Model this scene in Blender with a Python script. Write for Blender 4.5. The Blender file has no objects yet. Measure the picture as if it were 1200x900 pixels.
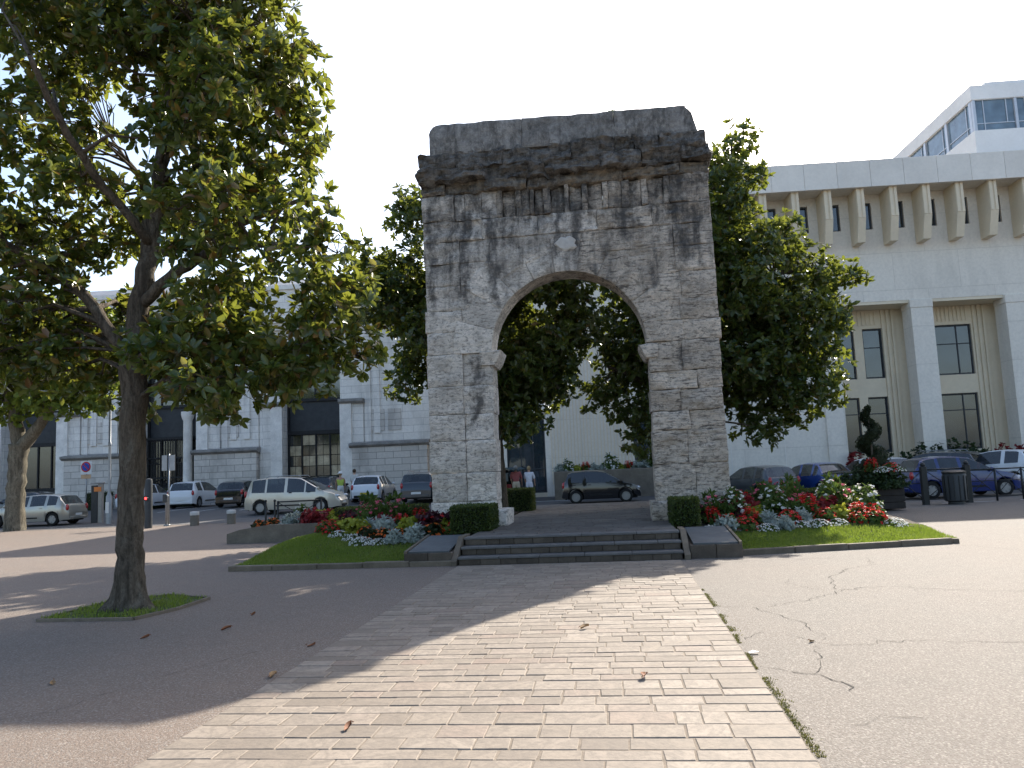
import bpy, math, random
import numpy as np
from mathutils import Matrix, Vector, noise

# ------------------------------------------------------------------ camera, sky, sun, exposure
SC = bpy.context.scene
COL = SC.collection
R = math.radians
PITCH, ROLL, YAW, EYE = R(6.29), R(2.48), R(7.3), 1.6
SUN_EL, SUN_AZ = R(35.8), R(23.3)          # azimuth measured clockwise from +Y
EXPOSURE = 1.15

cam_d = bpy.data.cameras.new('camera')
cam = bpy.data.objects.new('camera', cam_d)
COL.objects.link(cam)
cam_d.sensor_width = 36.0
cam_d.lens = 930.0 / 1200.0 * 36.0
cam_d.clip_start, cam_d.clip_end = 0.1, 2000.0
_r0 = Vector((1, 0, 0))
_f = Vector((0, math.cos(PITCH), math.sin(PITCH)))
_u0 = Vector((0, -math.sin(PITCH), math.cos(PITCH)))
_r = _r0 * math.cos(ROLL) - _u0 * math.sin(ROLL)
_u = _u0 * math.cos(ROLL) + _r0 * math.sin(ROLL)
_m = Matrix((_r, _u, -_f)).transposed().to_4x4()
cam.matrix_world = Matrix.Translation((0, 0, EYE)) @ Matrix.Rotation(YAW, 4, 'Z') @ _m
SC.camera = cam

world = bpy.data.worlds.new('World')
SC.world = world
world.use_nodes = True
_nt = world.node_tree
_bg = _nt.nodes['Background']
_sky = _nt.nodes.new('ShaderNodeTexSky')
_sky.sky_type = 'NISHITA'
_sky.sun_disc = False
_sky.sun_elevation = SUN_EL
_sky.sun_rotation = SUN_AZ
_sky.altitude = 250
_sky.air_density = 1.0
_sky.dust_density = 3.0
_sky.ozone_density = 1.0
_nt.links.new(_sky.outputs[0], _bg.inputs[0])
_bg.inputs[1].default_value = 0.15

sun_d = bpy.data.lights.new('sun', 'SUN')
sun_d.energy = 5.0
sun_d.angle = R(0.53)
sun_d.color = (1.0, 0.93, 0.82)
sun = bpy.data.objects.new('sun', sun_d)
COL.objects.link(sun)
_sd = Vector((math.sin(SUN_AZ) * math.cos(SUN_EL), math.cos(SUN_AZ) * math.cos(SUN_EL), math.sin(SUN_EL)))
sun.rotation_euler = _sd.to_track_quat('Z', 'Y').to_euler()
sun.location = (20, 40, 40)

SC.view_settings.view_transform = 'Standard'
SC.view_settings.look = 'None'
SC.view_settings.gamma = 1.0
SC.view_settings.exposure = EXPOSURE
SC.view_settings.use_curve_mapping = False
SC.cycles.use_denoising = True
SC.cycles.max_bounces = 8
SC.cycles.transparent_max_bounces = 8

# ------------------------------------------------------------------ materials
MATS = {}


def nodes_of(name):
    m = bpy.data.materials.new(name)
    m.use_nodes = True
    nt = m.node_tree
    return m, nt, nt.nodes, nt.links, nt.nodes['Principled BSDF']


def N(nt, kind, **kw):
    n = nt.nodes.new(kind)
    for k, v in kw.items():
        if k in n.inputs:
            n.inputs[k].default_value = v
        else:
            setattr(n, k, v)
    return n


def math_n(nt, op, a, b=None, clamp=False):
    n = nt.nodes.new('ShaderNodeMath')
    n.operation = op
    n.use_clamp = clamp
    for i, x in enumerate((a, b)):
        if x is None:
            continue
        if hasattr(x, 'links'):
            nt.links.new(x, n.inputs[i])
        else:
            n.inputs[i].default_value = x
    return n.outputs[0]


def mixc(nt, fac, a, b, blend='MIX'):
    n = nt.nodes.new('ShaderNodeMix')
    n.data_type = 'RGBA'
    n.blend_type = blend
    for sock, x in ((n.inputs[0], fac), (n.inputs[6], a), (n.inputs[7], b)):
        if hasattr(x, 'links'):
            nt.links.new(x, sock)
        elif isinstance(x, (int, float)):
            sock.default_value = x
        else:
            sock.default_value = (*x, 1) if len(x) == 3 else x
    return n.outputs[2]


def coords(nt, scale=(1, 1, 1), kind='Object', loc=(0, 0, 0)):
    tc = nt.nodes.new('ShaderNodeTexCoord')
    mp = nt.nodes.new('ShaderNodeMapping')
    mp.inputs['Scale'].default_value = scale
    mp.inputs['Location'].default_value = loc
    nt.links.new(tc.outputs[kind], mp.inputs[0])
    return mp.outputs[0]


def noise_n(nt, vec, scale, detail=4.0, rough=0.55, dist=0.0):
    n = nt.nodes.new('ShaderNodeTexNoise')
    n.inputs['Scale'].default_value = scale
    n.inputs['Detail'].default_value = detail
    n.inputs['Roughness'].default_value = rough
    n.inputs['Distortion'].default_value = dist
    nt.links.new(vec, n.inputs['Vector'])
    return n.outputs[0]


def ramp(nt, fac, stops):
    n = nt.nodes.new('ShaderNodeValToRGB')
    nt.links.new(fac, n.inputs[0])
    cr = n.color_ramp
    while len(cr.elements) < len(stops):
        cr.elements.new(0.5)
    for e, (p, c) in zip(cr.elements, stops):
        e.position = p
        e.color = (*c, 1) if not isinstance(c, (int, float)) else (c, c, c, 1)
    return n.outputs[0]


def bump_to(nt, bsdf, height, strength=0.4, dist=0.02):
    b = nt.nodes.new('ShaderNodeBump')
    b.inputs['Strength'].default_value = strength
    b.inputs['Distance'].default_value = dist
    nt.links.new(height, b.inputs['Height'])
    nt.links.new(b.outputs[0], bsdf.inputs['Normal'])


def mk(name, base, rough=0.8, var=0.18, scale=3.0, bump=0.25, bscale=40.0, bdist=0.01, metallic=0.0, spec=0.3, coat=0.0, kind='Object', obj_var=0.0):
    """general weathered surface: two scales of colour noise and a fine relief"""
    if name in MATS:
        return MATS[name]
    m, nt, nd, lk, bs = nodes_of(name)
    v = coords(nt, kind=kind)
    a = noise_n(nt, v, scale, 6.0, 0.6)
    b = noise_n(nt, v, scale * 9.0, 4.0, 0.6)
    s = math_n(nt, 'ADD', math_n(nt, 'MULTIPLY', a, 0.65), math_n(nt, 'MULTIPLY', b, 0.35))
    lo = tuple(c * (1 - 2.2 * var) for c in base)
    hi = tuple(min(1, c * (1 + 1.8 * var)) for c in base)
    c = ramp(nt, s, ((0.25, lo), (0.75, hi)))
    if obj_var:
        oi = nd.new('ShaderNodeObjectInfo')
        f = math_n(nt, 'ADD', math_n(nt, 'MULTIPLY', oi.outputs['Random'], 2 * obj_var), 1 - obj_var)
        hs = nd.new('ShaderNodeHueSaturation')
        lk.new(f, hs.inputs['Value'])
        lk.new(c, hs.inputs['Color'])
        c = hs.outputs[0]
    lk.new(c, bs.inputs['Base Color'])
    bs.inputs['Roughness'].default_value = rough
    bs.inputs['Metallic'].default_value = metallic
    bs.inputs['Specular IOR Level'].default_value = spec
    if coat:
        bs.inputs['Coat Weight'].default_value = coat
        bs.inputs['Coat Roughness'].default_value = 0.06
    if bump:
        bump_to(nt, bs, noise_n(nt, v, bscale, 5.0, 0.65), bump, bdist)
    MATS[name] = m
    return m


def leaf_mat(name, stops, trans=(0.25, 0.32, 0.03), tfac=0.3, rough=0.38, spec=0.5):
    """leaf: colour from the per-leaf attribute, glossy cuticle, light passing through"""
    if name in MATS:
        return MATS[name]
    m, nt, nd, lk, bs = nodes_of(name)
    at = nd.new('ShaderNodeAttribute')
    at.attribute_name = 'tone'
    c = ramp(nt, at.outputs['Fac'], stops)
    lk.new(c, bs.inputs['Base Color'])
    bs.inputs['Roughness'].default_value = rough
    bs.inputs['Specular IOR Level'].default_value = spec
    tr = nd.new('ShaderNodeBsdfTranslucent')
    lk.new(mixc(nt, 0.65, c, trans), tr.inputs['Color'])
    mx = nd.new('ShaderNodeMixShader')
    mx.inputs[0].default_value = tfac
    lk.new(bs.outputs[0], mx.inputs[1])
    lk.new(tr.outputs[0], mx.inputs[2])
    lk.new(mx.outputs[0], nd['Material Output'].inputs[0])
    MATS[name] = m
    return m


def glass_mat(name, col=(0.015, 0.02, 0.022), rough=0.04, clear=0.25):
    if name in MATS:
        return MATS[name]
    m, nt, nd, lk, bs = nodes_of(name)
    v = coords(nt)
    lk.new(ramp(nt, noise_n(nt, v, 1.2, 2), ((0.3, tuple(c * .7 for c in col)), (0.7, tuple(c * 1.4 for c in col)))), bs.inputs['Base Color'])
    bs.inputs['Roughness'].default_value = rough
    bs.inputs['Specular IOR Level'].default_value = 0.9
    bs.inputs['IOR'].default_value = 1.6
    bump_to(nt, bs, noise_n(nt, v, 0.9, 2.0), 0.03, 0.05)
    tr = nd.new('ShaderNodeBsdfTransparent')
    tr.inputs[0].default_value = (0.75, 0.82, 0.8, 1)
    mx = nd.new('ShaderNodeMixShader')
    mx.inputs[0].default_value = clear
    lk.new(bs.outputs[0], mx.inputs[1])
    lk.new(tr.outputs[0], mx.inputs[2])
    lk.new(mx.outputs[0], nd['Material Output'].inputs[0])
    MATS[name] = m
    return m


def emit_mat(name, col, s):
    m, nt, nd, lk, bs = nodes_of(name)
    bs.inputs['Base Color'].default_value = (*col, 1)
    bs.inputs['Emission Color'].default_value = (*col, 1)
    bs.inputs['Emission Strength'].default_value = s
    return m


def paint(name, base, rough=0.32, coat=0.6, metallic=0.0):
    return mk(name, base, rough=rough, var=0.03, scale=1.5, bump=0.02, bscale=3, metallic=metallic, spec=0.5, coat=coat)


def bark_mat(name, base, lichen):
    """bark: long vertical ridges and furrows, pale lichen plates, dark damp runs"""
    m, nt, nd, lk, bs = nodes_of(name)
    r = noise_n(nt, coords(nt, (7, 7, 1.3)), 2.6, 8, 0.7, 0.6)
    p = noise_n(nt, coords(nt, (1.6, 1.6, 1.0)), 2.4, 7, 0.68, 0.5)
    d = noise_n(nt, coords(nt, (3.5, 3.5, 0.5), loc=(4, 1, 2)), 1.6, 5, 0.6)
    fine = noise_n(nt, coords(nt, (1, 1, .6)), 38.0, 5, 0.7)
    c = ramp(nt, r, ((0.32, tuple(x * .35 for x in base)), (0.5, base), (0.68, tuple(x * 1.5 for x in base))))
    c = mixc(nt, math_n(nt, 'MULTIPLY', ramp(nt, p, ((0.54, 0.0), (0.64, 1.0))), 0.7), c, lichen)
    c = mixc(nt, math_n(nt, 'MULTIPLY', ramp(nt, d, ((0.55, 0.0), (0.68, 1.0))), 0.65), c, tuple(x * .32 for x in base))
    c = mixc(nt, math_n(nt, 'MULTIPLY', ramp(nt, fine, ((0.38, 1.0), (0.52, 0.0))), 0.45), c, tuple(x * .4 for x in base))
    lk.new(c, bs.inputs['Base Color'])
    bs.inputs['Roughness'].default_value = 0.95
    bs.inputs['Specular IOR Level'].default_value = 0.15
    bump_to(nt, bs, math_n(nt, 'ADD', r, math_n(nt, 'MULTIPLY', fine, 0.5)), 1.0, 0.05)
    MATS[name] = m
    return m


# asphalt of the square: warm grey, stone chips, big faded patches
def asphalt_mat(name, base, chip=(0.30, 0.27, 0.235), tint=(0.190, 0.138, 0.106)):
    m, nt, nd, lk, bs = nodes_of(name)
    v = coords(nt)
    big = noise_n(nt, v, 0.22, 5, 0.6, 0.4)
    mid = noise_n(nt, v, 3.0, 5, 0.6)
    fine = noise_n(nt, v, 55.0, 3, 0.7)
    vor = N(nt, 'ShaderNodeTexVoronoi', Scale=85.0)
    lk.new(v, vor.inputs['Vector'])
    sx = nd.new('ShaderNodeSeparateXYZ')
    lk.new(v, sx.inputs[0])
    west = math_n(nt, 'MULTIPLY', math_n(nt, 'SUBTRACT', -1.0, sx.outputs[0]), 1.0, True)
    wf = math_n(nt, 'ADD', math_n(nt, 'MULTIPLY', ramp(nt, big, ((0.38, 0.0), (0.66, 1.0))), 0.35), math_n(nt, 'MULTIPLY', west, 0.65))
    c0 = mixc(nt, wf, base, tint)
    stn = noise_n(nt, v, 0.8, 7, 0.7, 1.2)
    c0 = mixc(nt, math_n(nt, 'MULTIPLY', ramp(nt, stn, ((0.56, 0.0), (0.74, 1.0))), 0.4), c0, tuple(x * .55 for x in base))
    c1 = mixc(nt, math_n(nt, 'MULTIPLY', ramp(nt, mid, ((0.3, 0.0), (0.75, 1.0))), 0.35), c0, tuple(x * .72 for x in base))
    sp = ramp(nt, vor.outputs['Color'], ((0.55, 0.0), (0.9, 1.0)))
    c2 = mixc(nt, math_n(nt, 'MULTIPLY', sp, 0.75), c1, chip)
    c3 = mixc(nt, math_n(nt, 'MULTIPLY', ramp(nt, fine, ((0.35, 1.0), (0.55, 0.0))), 0.6), c2, tuple(x * .45 for x in base))
    lk.new(c3, bs.inputs['Base Color'])
    bs.inputs['Roughness'].default_value = 0.85
    bs.inputs['Specular IOR Level'].default_value = 0.35
    h = math_n(nt, 'ADD', fine, math_n(nt, 'MULTIPLY', vor.outputs['Distance'], -0.6))
    bump_to(nt, bs, h, 0.55, 0.012)
    MATS[name] = m
    return m


# individually tinted paving slab: colour from the object's (or the piece's) own random number
def slab_mat(name, source, stops, rough=0.78, spec=0.28):
    m, nt, nd, lk, bs = nodes_of(name)
    if source == 'object':
        f = nd.new('ShaderNodeObjectInfo').outputs['Random']
        off = f
    else:
        at = nd.new('ShaderNodeAttribute')
        at.attribute_name = 'tone'
        f = at.outputs['Fac']
        off = f
    c0 = ramp(nt, f, stops)
    tc = nd.new('ShaderNodeTexCoord')
    geo = nd.new('ShaderNodeNewGeometry')
    mp = nd.new('ShaderNodeMapping')
    lk.new(geo.outputs['Position'], mp.inputs[0])
    comb = nd.new('ShaderNodeCombineXYZ')
    lk.new(math_n(nt, 'MULTIPLY', off, 37.0), comb.inputs[0])
    lk.new(math_n(nt, 'MULTIPLY', off, 6.28), comb.inputs[2])
    lk.new(comb.outputs[0], mp.inputs['Rotation'])
    v = mp.outputs[0]
    vein = noise_n(nt, v, 2.2, 6, 0.65, 1.6)
    fine = noise_n(nt, v, 26.0, 4, 0.65)
    c1 = mixc(nt, math_n(nt, 'MULTIPLY', ramp(nt, vein, ((0.42, 0.0), (0.5, 1.0), (0.58, 0.0))), 0.5), c0, (0.145, 0.122, 0.10))
    c2 = mixc(nt, math_n(nt, 'MULTIPLY', ramp(nt, fine, ((0.3, 1.0), (0.55, 0.0))), 0.4), c1, (0.10, 0.086, 0.072))
    lk.new(c2, bs.inputs['Base Color'])
    bs.inputs['Roughness'].default_value = rough
    bs.inputs['Specular IOR Level'].default_value = spec
    bump_to(nt, bs, math_n(nt, 'ADD', fine, vein), 0.35, 0.008)
    MATS[name] = m
    return m


# old limestone of the arch: pale bed, fissures along the bedding, black crust in running streaks, ochre patches
def arch_stone(name, pale=(0.50, 0.455, 0.405), crust_lo=6.0, crust_hi=8.4, crust_max=0.92, rough_bed=1.0, ochre=0.5):
    m, nt, nd, lk, bs = nodes_of(name)
    tc = nd.new('ShaderNodeTexCoord')
    v = tc.outputs['Object']
    sep = nd.new('ShaderNodeSeparateXYZ')
    lk.new(v, sep.inputs[0])
    z = sep.outputs[2]

    def mapped(s, l=(0, 0, 0)):
        mp = nd.new('ShaderNodeMapping')
        mp.inputs['Scale'].default_value = s
        mp.inputs['Location'].default_value = l
        lk.new(v, mp.inputs[0])
        return mp.outputs[0]
    bed = noise_n(nt, mapped((1.2, 1.2, 7.0)), 2.6, 9, 0.72, 0.7)
    blot = noise_n(nt, mapped((1, 1, 1)), 1.3, 8, 0.65, 0.3)
    pit = noise_n(nt, mapped((1, 1, 1.7)), 11.0, 9, 0.78, 0.4)
    c = ramp(nt, blot, ((0.28, tuple(x * .62 for x in pale)), (0.48, pale), (0.72, tuple(min(1, x * 1.22) for x in pale))))
    c = mixc(nt, math_n(nt, 'MULTIPLY', ramp(nt, bed, ((0.38, 1.0), (0.47, 0.0))), min(1.0, 0.8 * rough_bed)), c, (0.115, 0.10, 0.085))
    c = mixc(nt, math_n(nt, 'MULTIPLY', ramp(nt, pit, ((0.40, 1.0), (0.50, 0.0))), 0.75), c, (0.14, 0.122, 0.105))
    och = ramp(nt, noise_n(nt, mapped((1, 1, 2.0), (5, 2, 1)), 1.6, 5, 0.6), ((0.55, 0.0), (0.72, 1.0)))
    c = mixc(nt, math_n(nt, 'MULTIPLY', och, ochre), c, (0.27, 0.195, 0.115))
    # crust: streaks run down from the cornice, thicker the nearer to it
    hgt = N(nt, 'ShaderNodeMapRange')
    lk.new(z, hgt.inputs[0])
    hgt.inputs[1].default_value = crust_lo
    hgt.inputs[2].default_value = crust_hi
    streak = noise_n(nt, mapped((2.6, 2.6, 0.22), (3.1, 0, 0)), 1.5, 6, 0.6, 0.25)
    patch = noise_n(nt, mapped((1, 1, 0.75), (1.7, 0, 4)), 2.3, 9, 0.74, 0.9)
    mott = noise_n(nt, mapped((1, 1, 1.3), (9, 3, 2)), 5.0, 7, 0.7, 0.4)
    c = mixc(nt, math_n(nt, 'MULTIPLY', ramp(nt, mott, ((0.50, 0.0), (0.68, 1.0))), 0.5), c, tuple(x * .42 for x in pale))
    s = math_n(nt, 'ADD', math_n(nt, 'MULTIPLY', streak, 0.40), math_n(nt, 'MULTIPLY', patch, 0.60))
    th = math_n(nt, 'SUBTRACT', 0.60, math_n(nt, 'MULTIPLY', hgt.outputs[0], 0.185))
    k = math_n(nt, 'MULTIPLY', math_n(nt, 'SUBTRACT', math_n(nt, 'ADD', s, math_n(nt, 'MULTIPLY', math_n(nt, 'SUBTRACT', pit, .5), .35)), th), 7.0, True)
    k = math_n(nt, 'MULTIPLY', k, crust_max)
    crustc = ramp(nt, noise_n(nt, mapped((2, 2, 1)), 6.0, 8, 0.75), ((0.36, (0.030, 0.028, 0.027)), (0.52, (0.105, 0.097, 0.088)), (0.66, (0.30, 0.28, 0.25))))
    c = mixc(nt, k, c, crustc)
    oi = nd.new('ShaderNodeObjectInfo')
    hs = nd.new('ShaderNodeHueSaturation')
    lk.new(math_n(nt, 'ADD', math_n(nt, 'MULTIPLY', oi.outputs['Random'], 0.30), 0.86), hs.inputs['Value'])
    lk.new(c, hs.inputs['Color'])
    c = hs.outputs[0]
    lk.new(c, bs.inputs['Base Color'])
    bs.inputs['Roughness'].default_value = 0.92
    bs.inputs['Specular IOR Level'].default_value = 0.2
    h = math_n(nt, 'ADD', math_n(nt, 'MULTIPLY', bed, 0.9), math_n(nt, 'MULTIPLY', pit, 0.55))
    bump_to(nt, bs, h, 1.0, 0.07 * rough_bed)
    MATS[name] = m
    return m


# coursed masonry / panelled wall seen from far off
def coursed(name, base, bw, bh, joint=(0.2, 0.18, 0.16), stain=0.5, mortar=0.012, var=0.12):
    m, nt, nd, lk, bs = nodes_of(name)
    tc = nd.new('ShaderNodeTexCoord')
    sep = nd.new('ShaderNodeSeparateXYZ')
    lk.new(tc.outputs['Object'], sep.inputs[0])
    cb = nd.new('ShaderNodeCombineXYZ')
    lk.new(math_n(nt, 'ADD', sep.outputs[0], sep.outputs[1]), cb.inputs[0])
    lk.new(sep.outputs[2], cb.inputs[1])
    br = N(nt, 'ShaderNodeTexBrick', Scale=1.0)
    br.inputs['Brick Width'].default_value = bw
    br.inputs['Row Height'].default_value = bh
    br.inputs['Mortar Size'].default_value = mortar
    br.inputs['Mortar Smooth'].default_value = 0.2
    br.inputs['Color1'].default_value = (*[c * (1 - var) for c in base], 1)
    br.inputs['Color2'].default_value = (*[min(1, c * (1 + var)) for c in base], 1)
    br.inputs['Mortar'].default_value = (*joint, 1)
    lk.new(cb.outputs[0], br.inputs['Vector'])
    mp = nd.new('ShaderNodeMapping')
    mp.inputs['Scale'].default_value = (1, 1, 0.3)
    lk.new(tc.outputs['Object'], mp.inputs[0])
    st = noise_n(nt, mp.outputs[0], 0.9, 7, 0.65, 0.4)
    gr = noise_n(nt, tc.outputs['Object'], 7.0, 5, 0.6)
    c = mixc(nt, math_n(nt, 'MULTIPLY', ramp(nt, st, ((0.48, 0.0), (0.74, 1.0))), stain), br.outputs['Color'], tuple(x * .38 for x in base))
    c = mixc(nt, math_n(nt, 'MULTIPLY', ramp(nt, gr, ((0.35, 1.0), (0.6, 0.0))), 0.25), c, tuple(x * .6 for x in base))
    lk.new(c, bs.inputs['Base Color'])
    bs.inputs['Roughness'].default_value = 0.85
    bs.inputs['Specular IOR Level'].default_value = 0.25
    bump_to(nt, bs, math_n(nt, 'ADD', math_n(nt, 'MULTIPLY', br.outputs['Fac'], -1.0), math_n(nt, 'MULTIPLY', gr, 0.3)), 0.5, 0.02)
    MATS[name] = m
    return m


# ------------------------------------------------------------------ mesh helpers
rng = np.random.default_rng(7)
random.seed(11)


def link(o, parent=None):
    COL.objects.link(o)
    if parent is not None:
        o.parent = parent
    return o


def np_mesh(name, verts, faces, mat=None, tone=None, smooth=False):
    """verts (N,3), faces (M,k) arrays -> mesh"""
    me = bpy.data.meshes.new(name)
    verts = np.asarray(verts, dtype=np.float32)
    faces = np.asarray(faces, dtype=np.int32)
    k = faces.shape[1]
    me.vertices.add(len(verts))
    me.vertices.foreach_set('co', verts.ravel())
    me.loops.add(faces.size)
    me.loops.foreach_set('vertex_index', faces.ravel())
    me.polygons.add(len(faces))
    me.polygons.foreach_set('loop_start', np.arange(0, faces.size, k, dtype=np.int32))
    me.polygons.foreach_set('loop_total', np.full(len(faces), k, dtype=np.int32))
    if smooth:
        me.polygons.foreach_set('use_smooth', np.ones(len(faces), dtype=bool))
    if tone is not None:
        a = me.attributes.new('tone', 'FLOAT', 'POINT')
        a.data.foreach_set('value', np.asarray(tone, dtype=np.float32))
    me.update(calc_edges=True)
    if mat:
        me.materials.append(mat)
    return me


class MB:
    """collects simple shapes; build() makes ONE mesh object of them"""

    def __init__(s):
        s.v, s.f = [], []

    def add(s, v, f):
        o = len(s.v)
        s.v += [tuple(p) for p in v]
        s.f += [tuple(i + o for i in q) for q in f]
        return s

    def box(s, x0, x1, y0, y1, z0, z1):
        v = [(x, y, z) for z in (z0, z1) for y in (y0, y1) for x in (x0, x1)]
        return s.add(v, [(0, 2, 3, 1), (4, 5, 7, 6), (0, 1, 5, 4), (2, 6, 7, 3), (0, 4, 6, 2), (1, 3, 7, 5)])

    def cbox(s, x0, x1, y0, y1, z0, z1, b=0.01):
        """chamfered box"""
        b = min(b, abs(x1 - x0) * .45, abs(y1 - y0) * .45, abs(z1 - z0) * .45)
        v, idx = [], {}
        for ix, (x, sx) in enumerate(((x0, 1), (x1, -1))):
            for iy, (y, sy) in enumerate(((y0, 1), (y1, -1))):
                for iz, (z, sz) in enumerate(((z0, 1), (z1, -1))):
                    for a in range(3):
                        p = [x + sx * b, y + sy * b, z + sz * b]
                        p[a] = (x, y, z)[a]
                        idx[(ix, iy, iz, a)] = len(v)
                        v.append(tuple(p))
        f = []
        g = lambda i, j, k, a: idx[(i, j, k, a)]
        for i in (0, 1):
            q = [g(i, 0, 0, 0), g(i, 1, 0, 0), g(i, 1, 1, 0), g(i, 0, 1, 0)]
            f.append(q if i else q[::-1])
            q = [g(0, i, 0, 1), g(1, i, 0, 1), g(1, i, 1, 1), g(0, i, 1, 1)]
            f.append(q[::-1] if i else q)
            q = [g(0, 0, i, 2), g(1, 0, i, 2), g(1, 1, i, 2), g(0, 1, i, 2)]
            f.append(q if i else q[::-1])
        for i in (0, 1):
            for j in (0, 1):
                f.append((g(i, j, 0, 0), g(i, j, 1, 0), g(i, j, 1, 1), g(i, j, 0, 1)))
                f.append((g(i, 0, j, 0), g(i, 1, j, 0), g(i, 1, j, 2), g(i, 0, j, 2)))
                f.append((g(0, i, j, 1), g(1, i, j, 1), g(1, i, j, 2), g(0, i, j, 2)))
                for k in (0, 1):
                    f.append((g(i, j, k, 0), g(i, j, k, 1), g(i, j, k, 2)))
        return s.add(v, f)

    def prism(s, poly, a0, a1, axis='y'):
        """2D polygon extruded along an axis; poly coordinates are the other two axes in order"""
        n = len(poly)
        mk_ = {'y': lambda p, a: (p[0], a, p[1]), 'x': lambda p, a: (a, p[0], p[1]), 'z': lambda p, a: (p[0], p[1], a)}[axis]
        v = [mk_(p, a0) for p in poly] + [mk_(p, a1) for p in poly]
        f = [tuple(range(n)), tuple(range(2 * n - 1, n - 1, -1))]
        f += [(i, i + n, (i + 1) % n + n, (i + 1) % n) for i in range(n)]
        return s.add(v, f)

    def tube(s, path, radii, n=8, cap=True, flat=1.0):
        pts = [Vector(p) for p in path]
        if isinstance(radii, (int, float)):
            radii = [radii] * len(pts)
        v, f = [], []
        ref = None
        for i, p in enumerate(pts):
            t = (pts[min(i + 1, len(pts) - 1)] - pts[max(i - 1, 0)]).normalized()
            if ref is None:
                ref = Vector((1, 0, 0)) if abs(t.x) < 0.9 else Vector((0, 1, 0))
            a = (ref - t * ref.dot(t)).normalized()
            b = t.cross(a)
            ref = a
            for k in range(n):
                w = 2 * math.pi * k / n
                v.append(p + (a * math.cos(w) + b * math.sin(w) * flat) * radii[i])
        for i in range(len(pts) - 1):
            for k in range(n):
                k2 = (k + 1) % n
                f.append((i * n + k, i * n + k2, (i + 1) * n + k2, (i + 1) * n + k))
        if cap:
            f.append(tuple(range(n))[::-1])
            f.append(tuple((len(pts) - 1) * n + k for k in range(n)))
        return s.add(v, f)

    def lathe(s, prof, c=(0, 0, 0), n=16, axis='z', cap=True):
        """profile (r, h) turned about an axis through c"""
        v, f = [], []
        for r, h in prof:
            for k in range(n):
                w = 2 * math.pi * k / n
                a, b = r * math.cos(w), r * math.sin(w)
                p = {'z': (a, b, h), 'y': (a, h, b), 'x': (h, a, b)}[axis]
                v.append((p[0] + c[0], p[1] + c[1], p[2] + c[2]))
        for i in range(len(prof) - 1):
            for k in range(n):
                k2 = (k + 1) % n
                f.append((i * n + k, i * n + k2, (i + 1) * n + k2, (i + 1) * n + k))
        if cap:
            f.append(tuple(range(n))[::-1])
            f.append(tuple((len(prof) - 1) * n + k for k in range(n)))
        return s.add(v, f)

    def ball(s, c, r, n=10, m=7, sq=(1, 1, 1)):
        prof = [(max(1e-3, math.sin(math.pi * i / m)) * r, -math.cos(math.pi * i / m) * r) for i in range(m + 1)]
        o = len(s.v)
        s.lathe(prof, (0, 0, 0), n)
        for i in range(o, len(s.v)):
            p = s.v[i]
            s.v[i] = (p[0] * sq[0] + c[0], p[1] * sq[1] + c[1], p[2] * sq[2] + c[2])
        return s

    def mesh(s, name, mat, smooth=False):
        me = bpy.data.meshes.new(name)
        me.from_pydata(s.v, [], s.f)
        me.update()
        if smooth:
            me.polygons.foreach_set('use_smooth', np.ones(len(s.f), dtype=bool))
        if mat:
            me.materials.append(mat)
        return me

    def build(s, name, mat, parent=None, smooth=False, sharp=None):
        me = s.mesh(name, mat, smooth)
        if sharp and smooth:
            try:
                me.set_sharp_from_angle(angle=R(sharp))
            except Exception:
                pass
        return link(bpy.data.objects.new(name, me), parent)


def tag(o, label=None, cat=None, group=None, kind=None):
    if label:
        o['label'] = label
    if cat:
        o['category'] = cat
    if group:
        o['group'] = group
    if kind:
        o['kind'] = kind
    return o


def thing(name, label, cat, loc=(0, 0, 0), rz=0.0, group=None, scale=1.0):
    o = bpy.data.objects.new(name, None)
    o.empty_display_size = 0.3
    o.location = loc
    o.rotation_euler = (0, 0, rz)
    o.scale = (scale,) * 3
    link(o)
    return tag(o, label, cat, group)


def put(name, me, parent=None):
    return link(bpy.data.objects.new(name, me), parent)


def copy_tree(o, parent=None):
    c = o.copy()
    COL.objects.link(c)
    c.parent = parent
    for ch in list(o.children):
        copy_tree(ch, c)
    return c


def gz(x, y):
    """the street climbs a little beyond the square"""
    t = min(1.0, max(0.0, (y - 34.0) / 10.0))
    return 0.30 * t * t * (3 - 2 * t)


def fbm(p, oct=4):
    return noise.fractal(Vector(p), 0.9, 2.0, oct)

# ------------------------------------------------------------------ palette
asphalt = asphalt_mat('square_asphalt', (0.150, 0.132, 0.112))
road_m = asphalt_mat('road_asphalt', (0.095, 0.092, 0.091), (0.17, 0.165, 0.16), (0.12, 0.115, 0.11))
kerb_m = mk('kerb_stone', (0.15, 0.122, 0.09), 0.85, 0.2, 4, 0.5, 30, 0.01, obj_var=0.15)
slab_stops = ((0.0, (0.185, 0.152, 0.120)), (0.3, (0.228, 0.190, 0.150)), (0.6, (0.248, 0.207, 0.166)), (0.85, (0.280, 0.238, 0.192)), (1.0, (0.218, 0.165, 0.130)))
slab_obj = slab_mat('paving_slab', 'object', slab_stops)
slab_far = slab_mat('paving_slab_far', 'attr', slab_stops)
dark_slab = slab_mat('platform_slab', 'attr', ((0.0, (0.085, 0.076, 0.07)), (0.5, (0.11, 0.10, 0.09)), (1.0, (0.15, 0.14, 0.125))))
joint_m = mk('paving_joint', (0.185, 0.152, 0.118), 0.95, 0.25, 8, 0.4, 60)
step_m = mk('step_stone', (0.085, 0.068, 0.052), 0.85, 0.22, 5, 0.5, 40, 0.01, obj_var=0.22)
tread_m = mk('step_tread', (0.125, 0.12, 0.115), 0.8, 0.16, 4, 0.4, 40, 0.008, obj_var=0.1)
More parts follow.
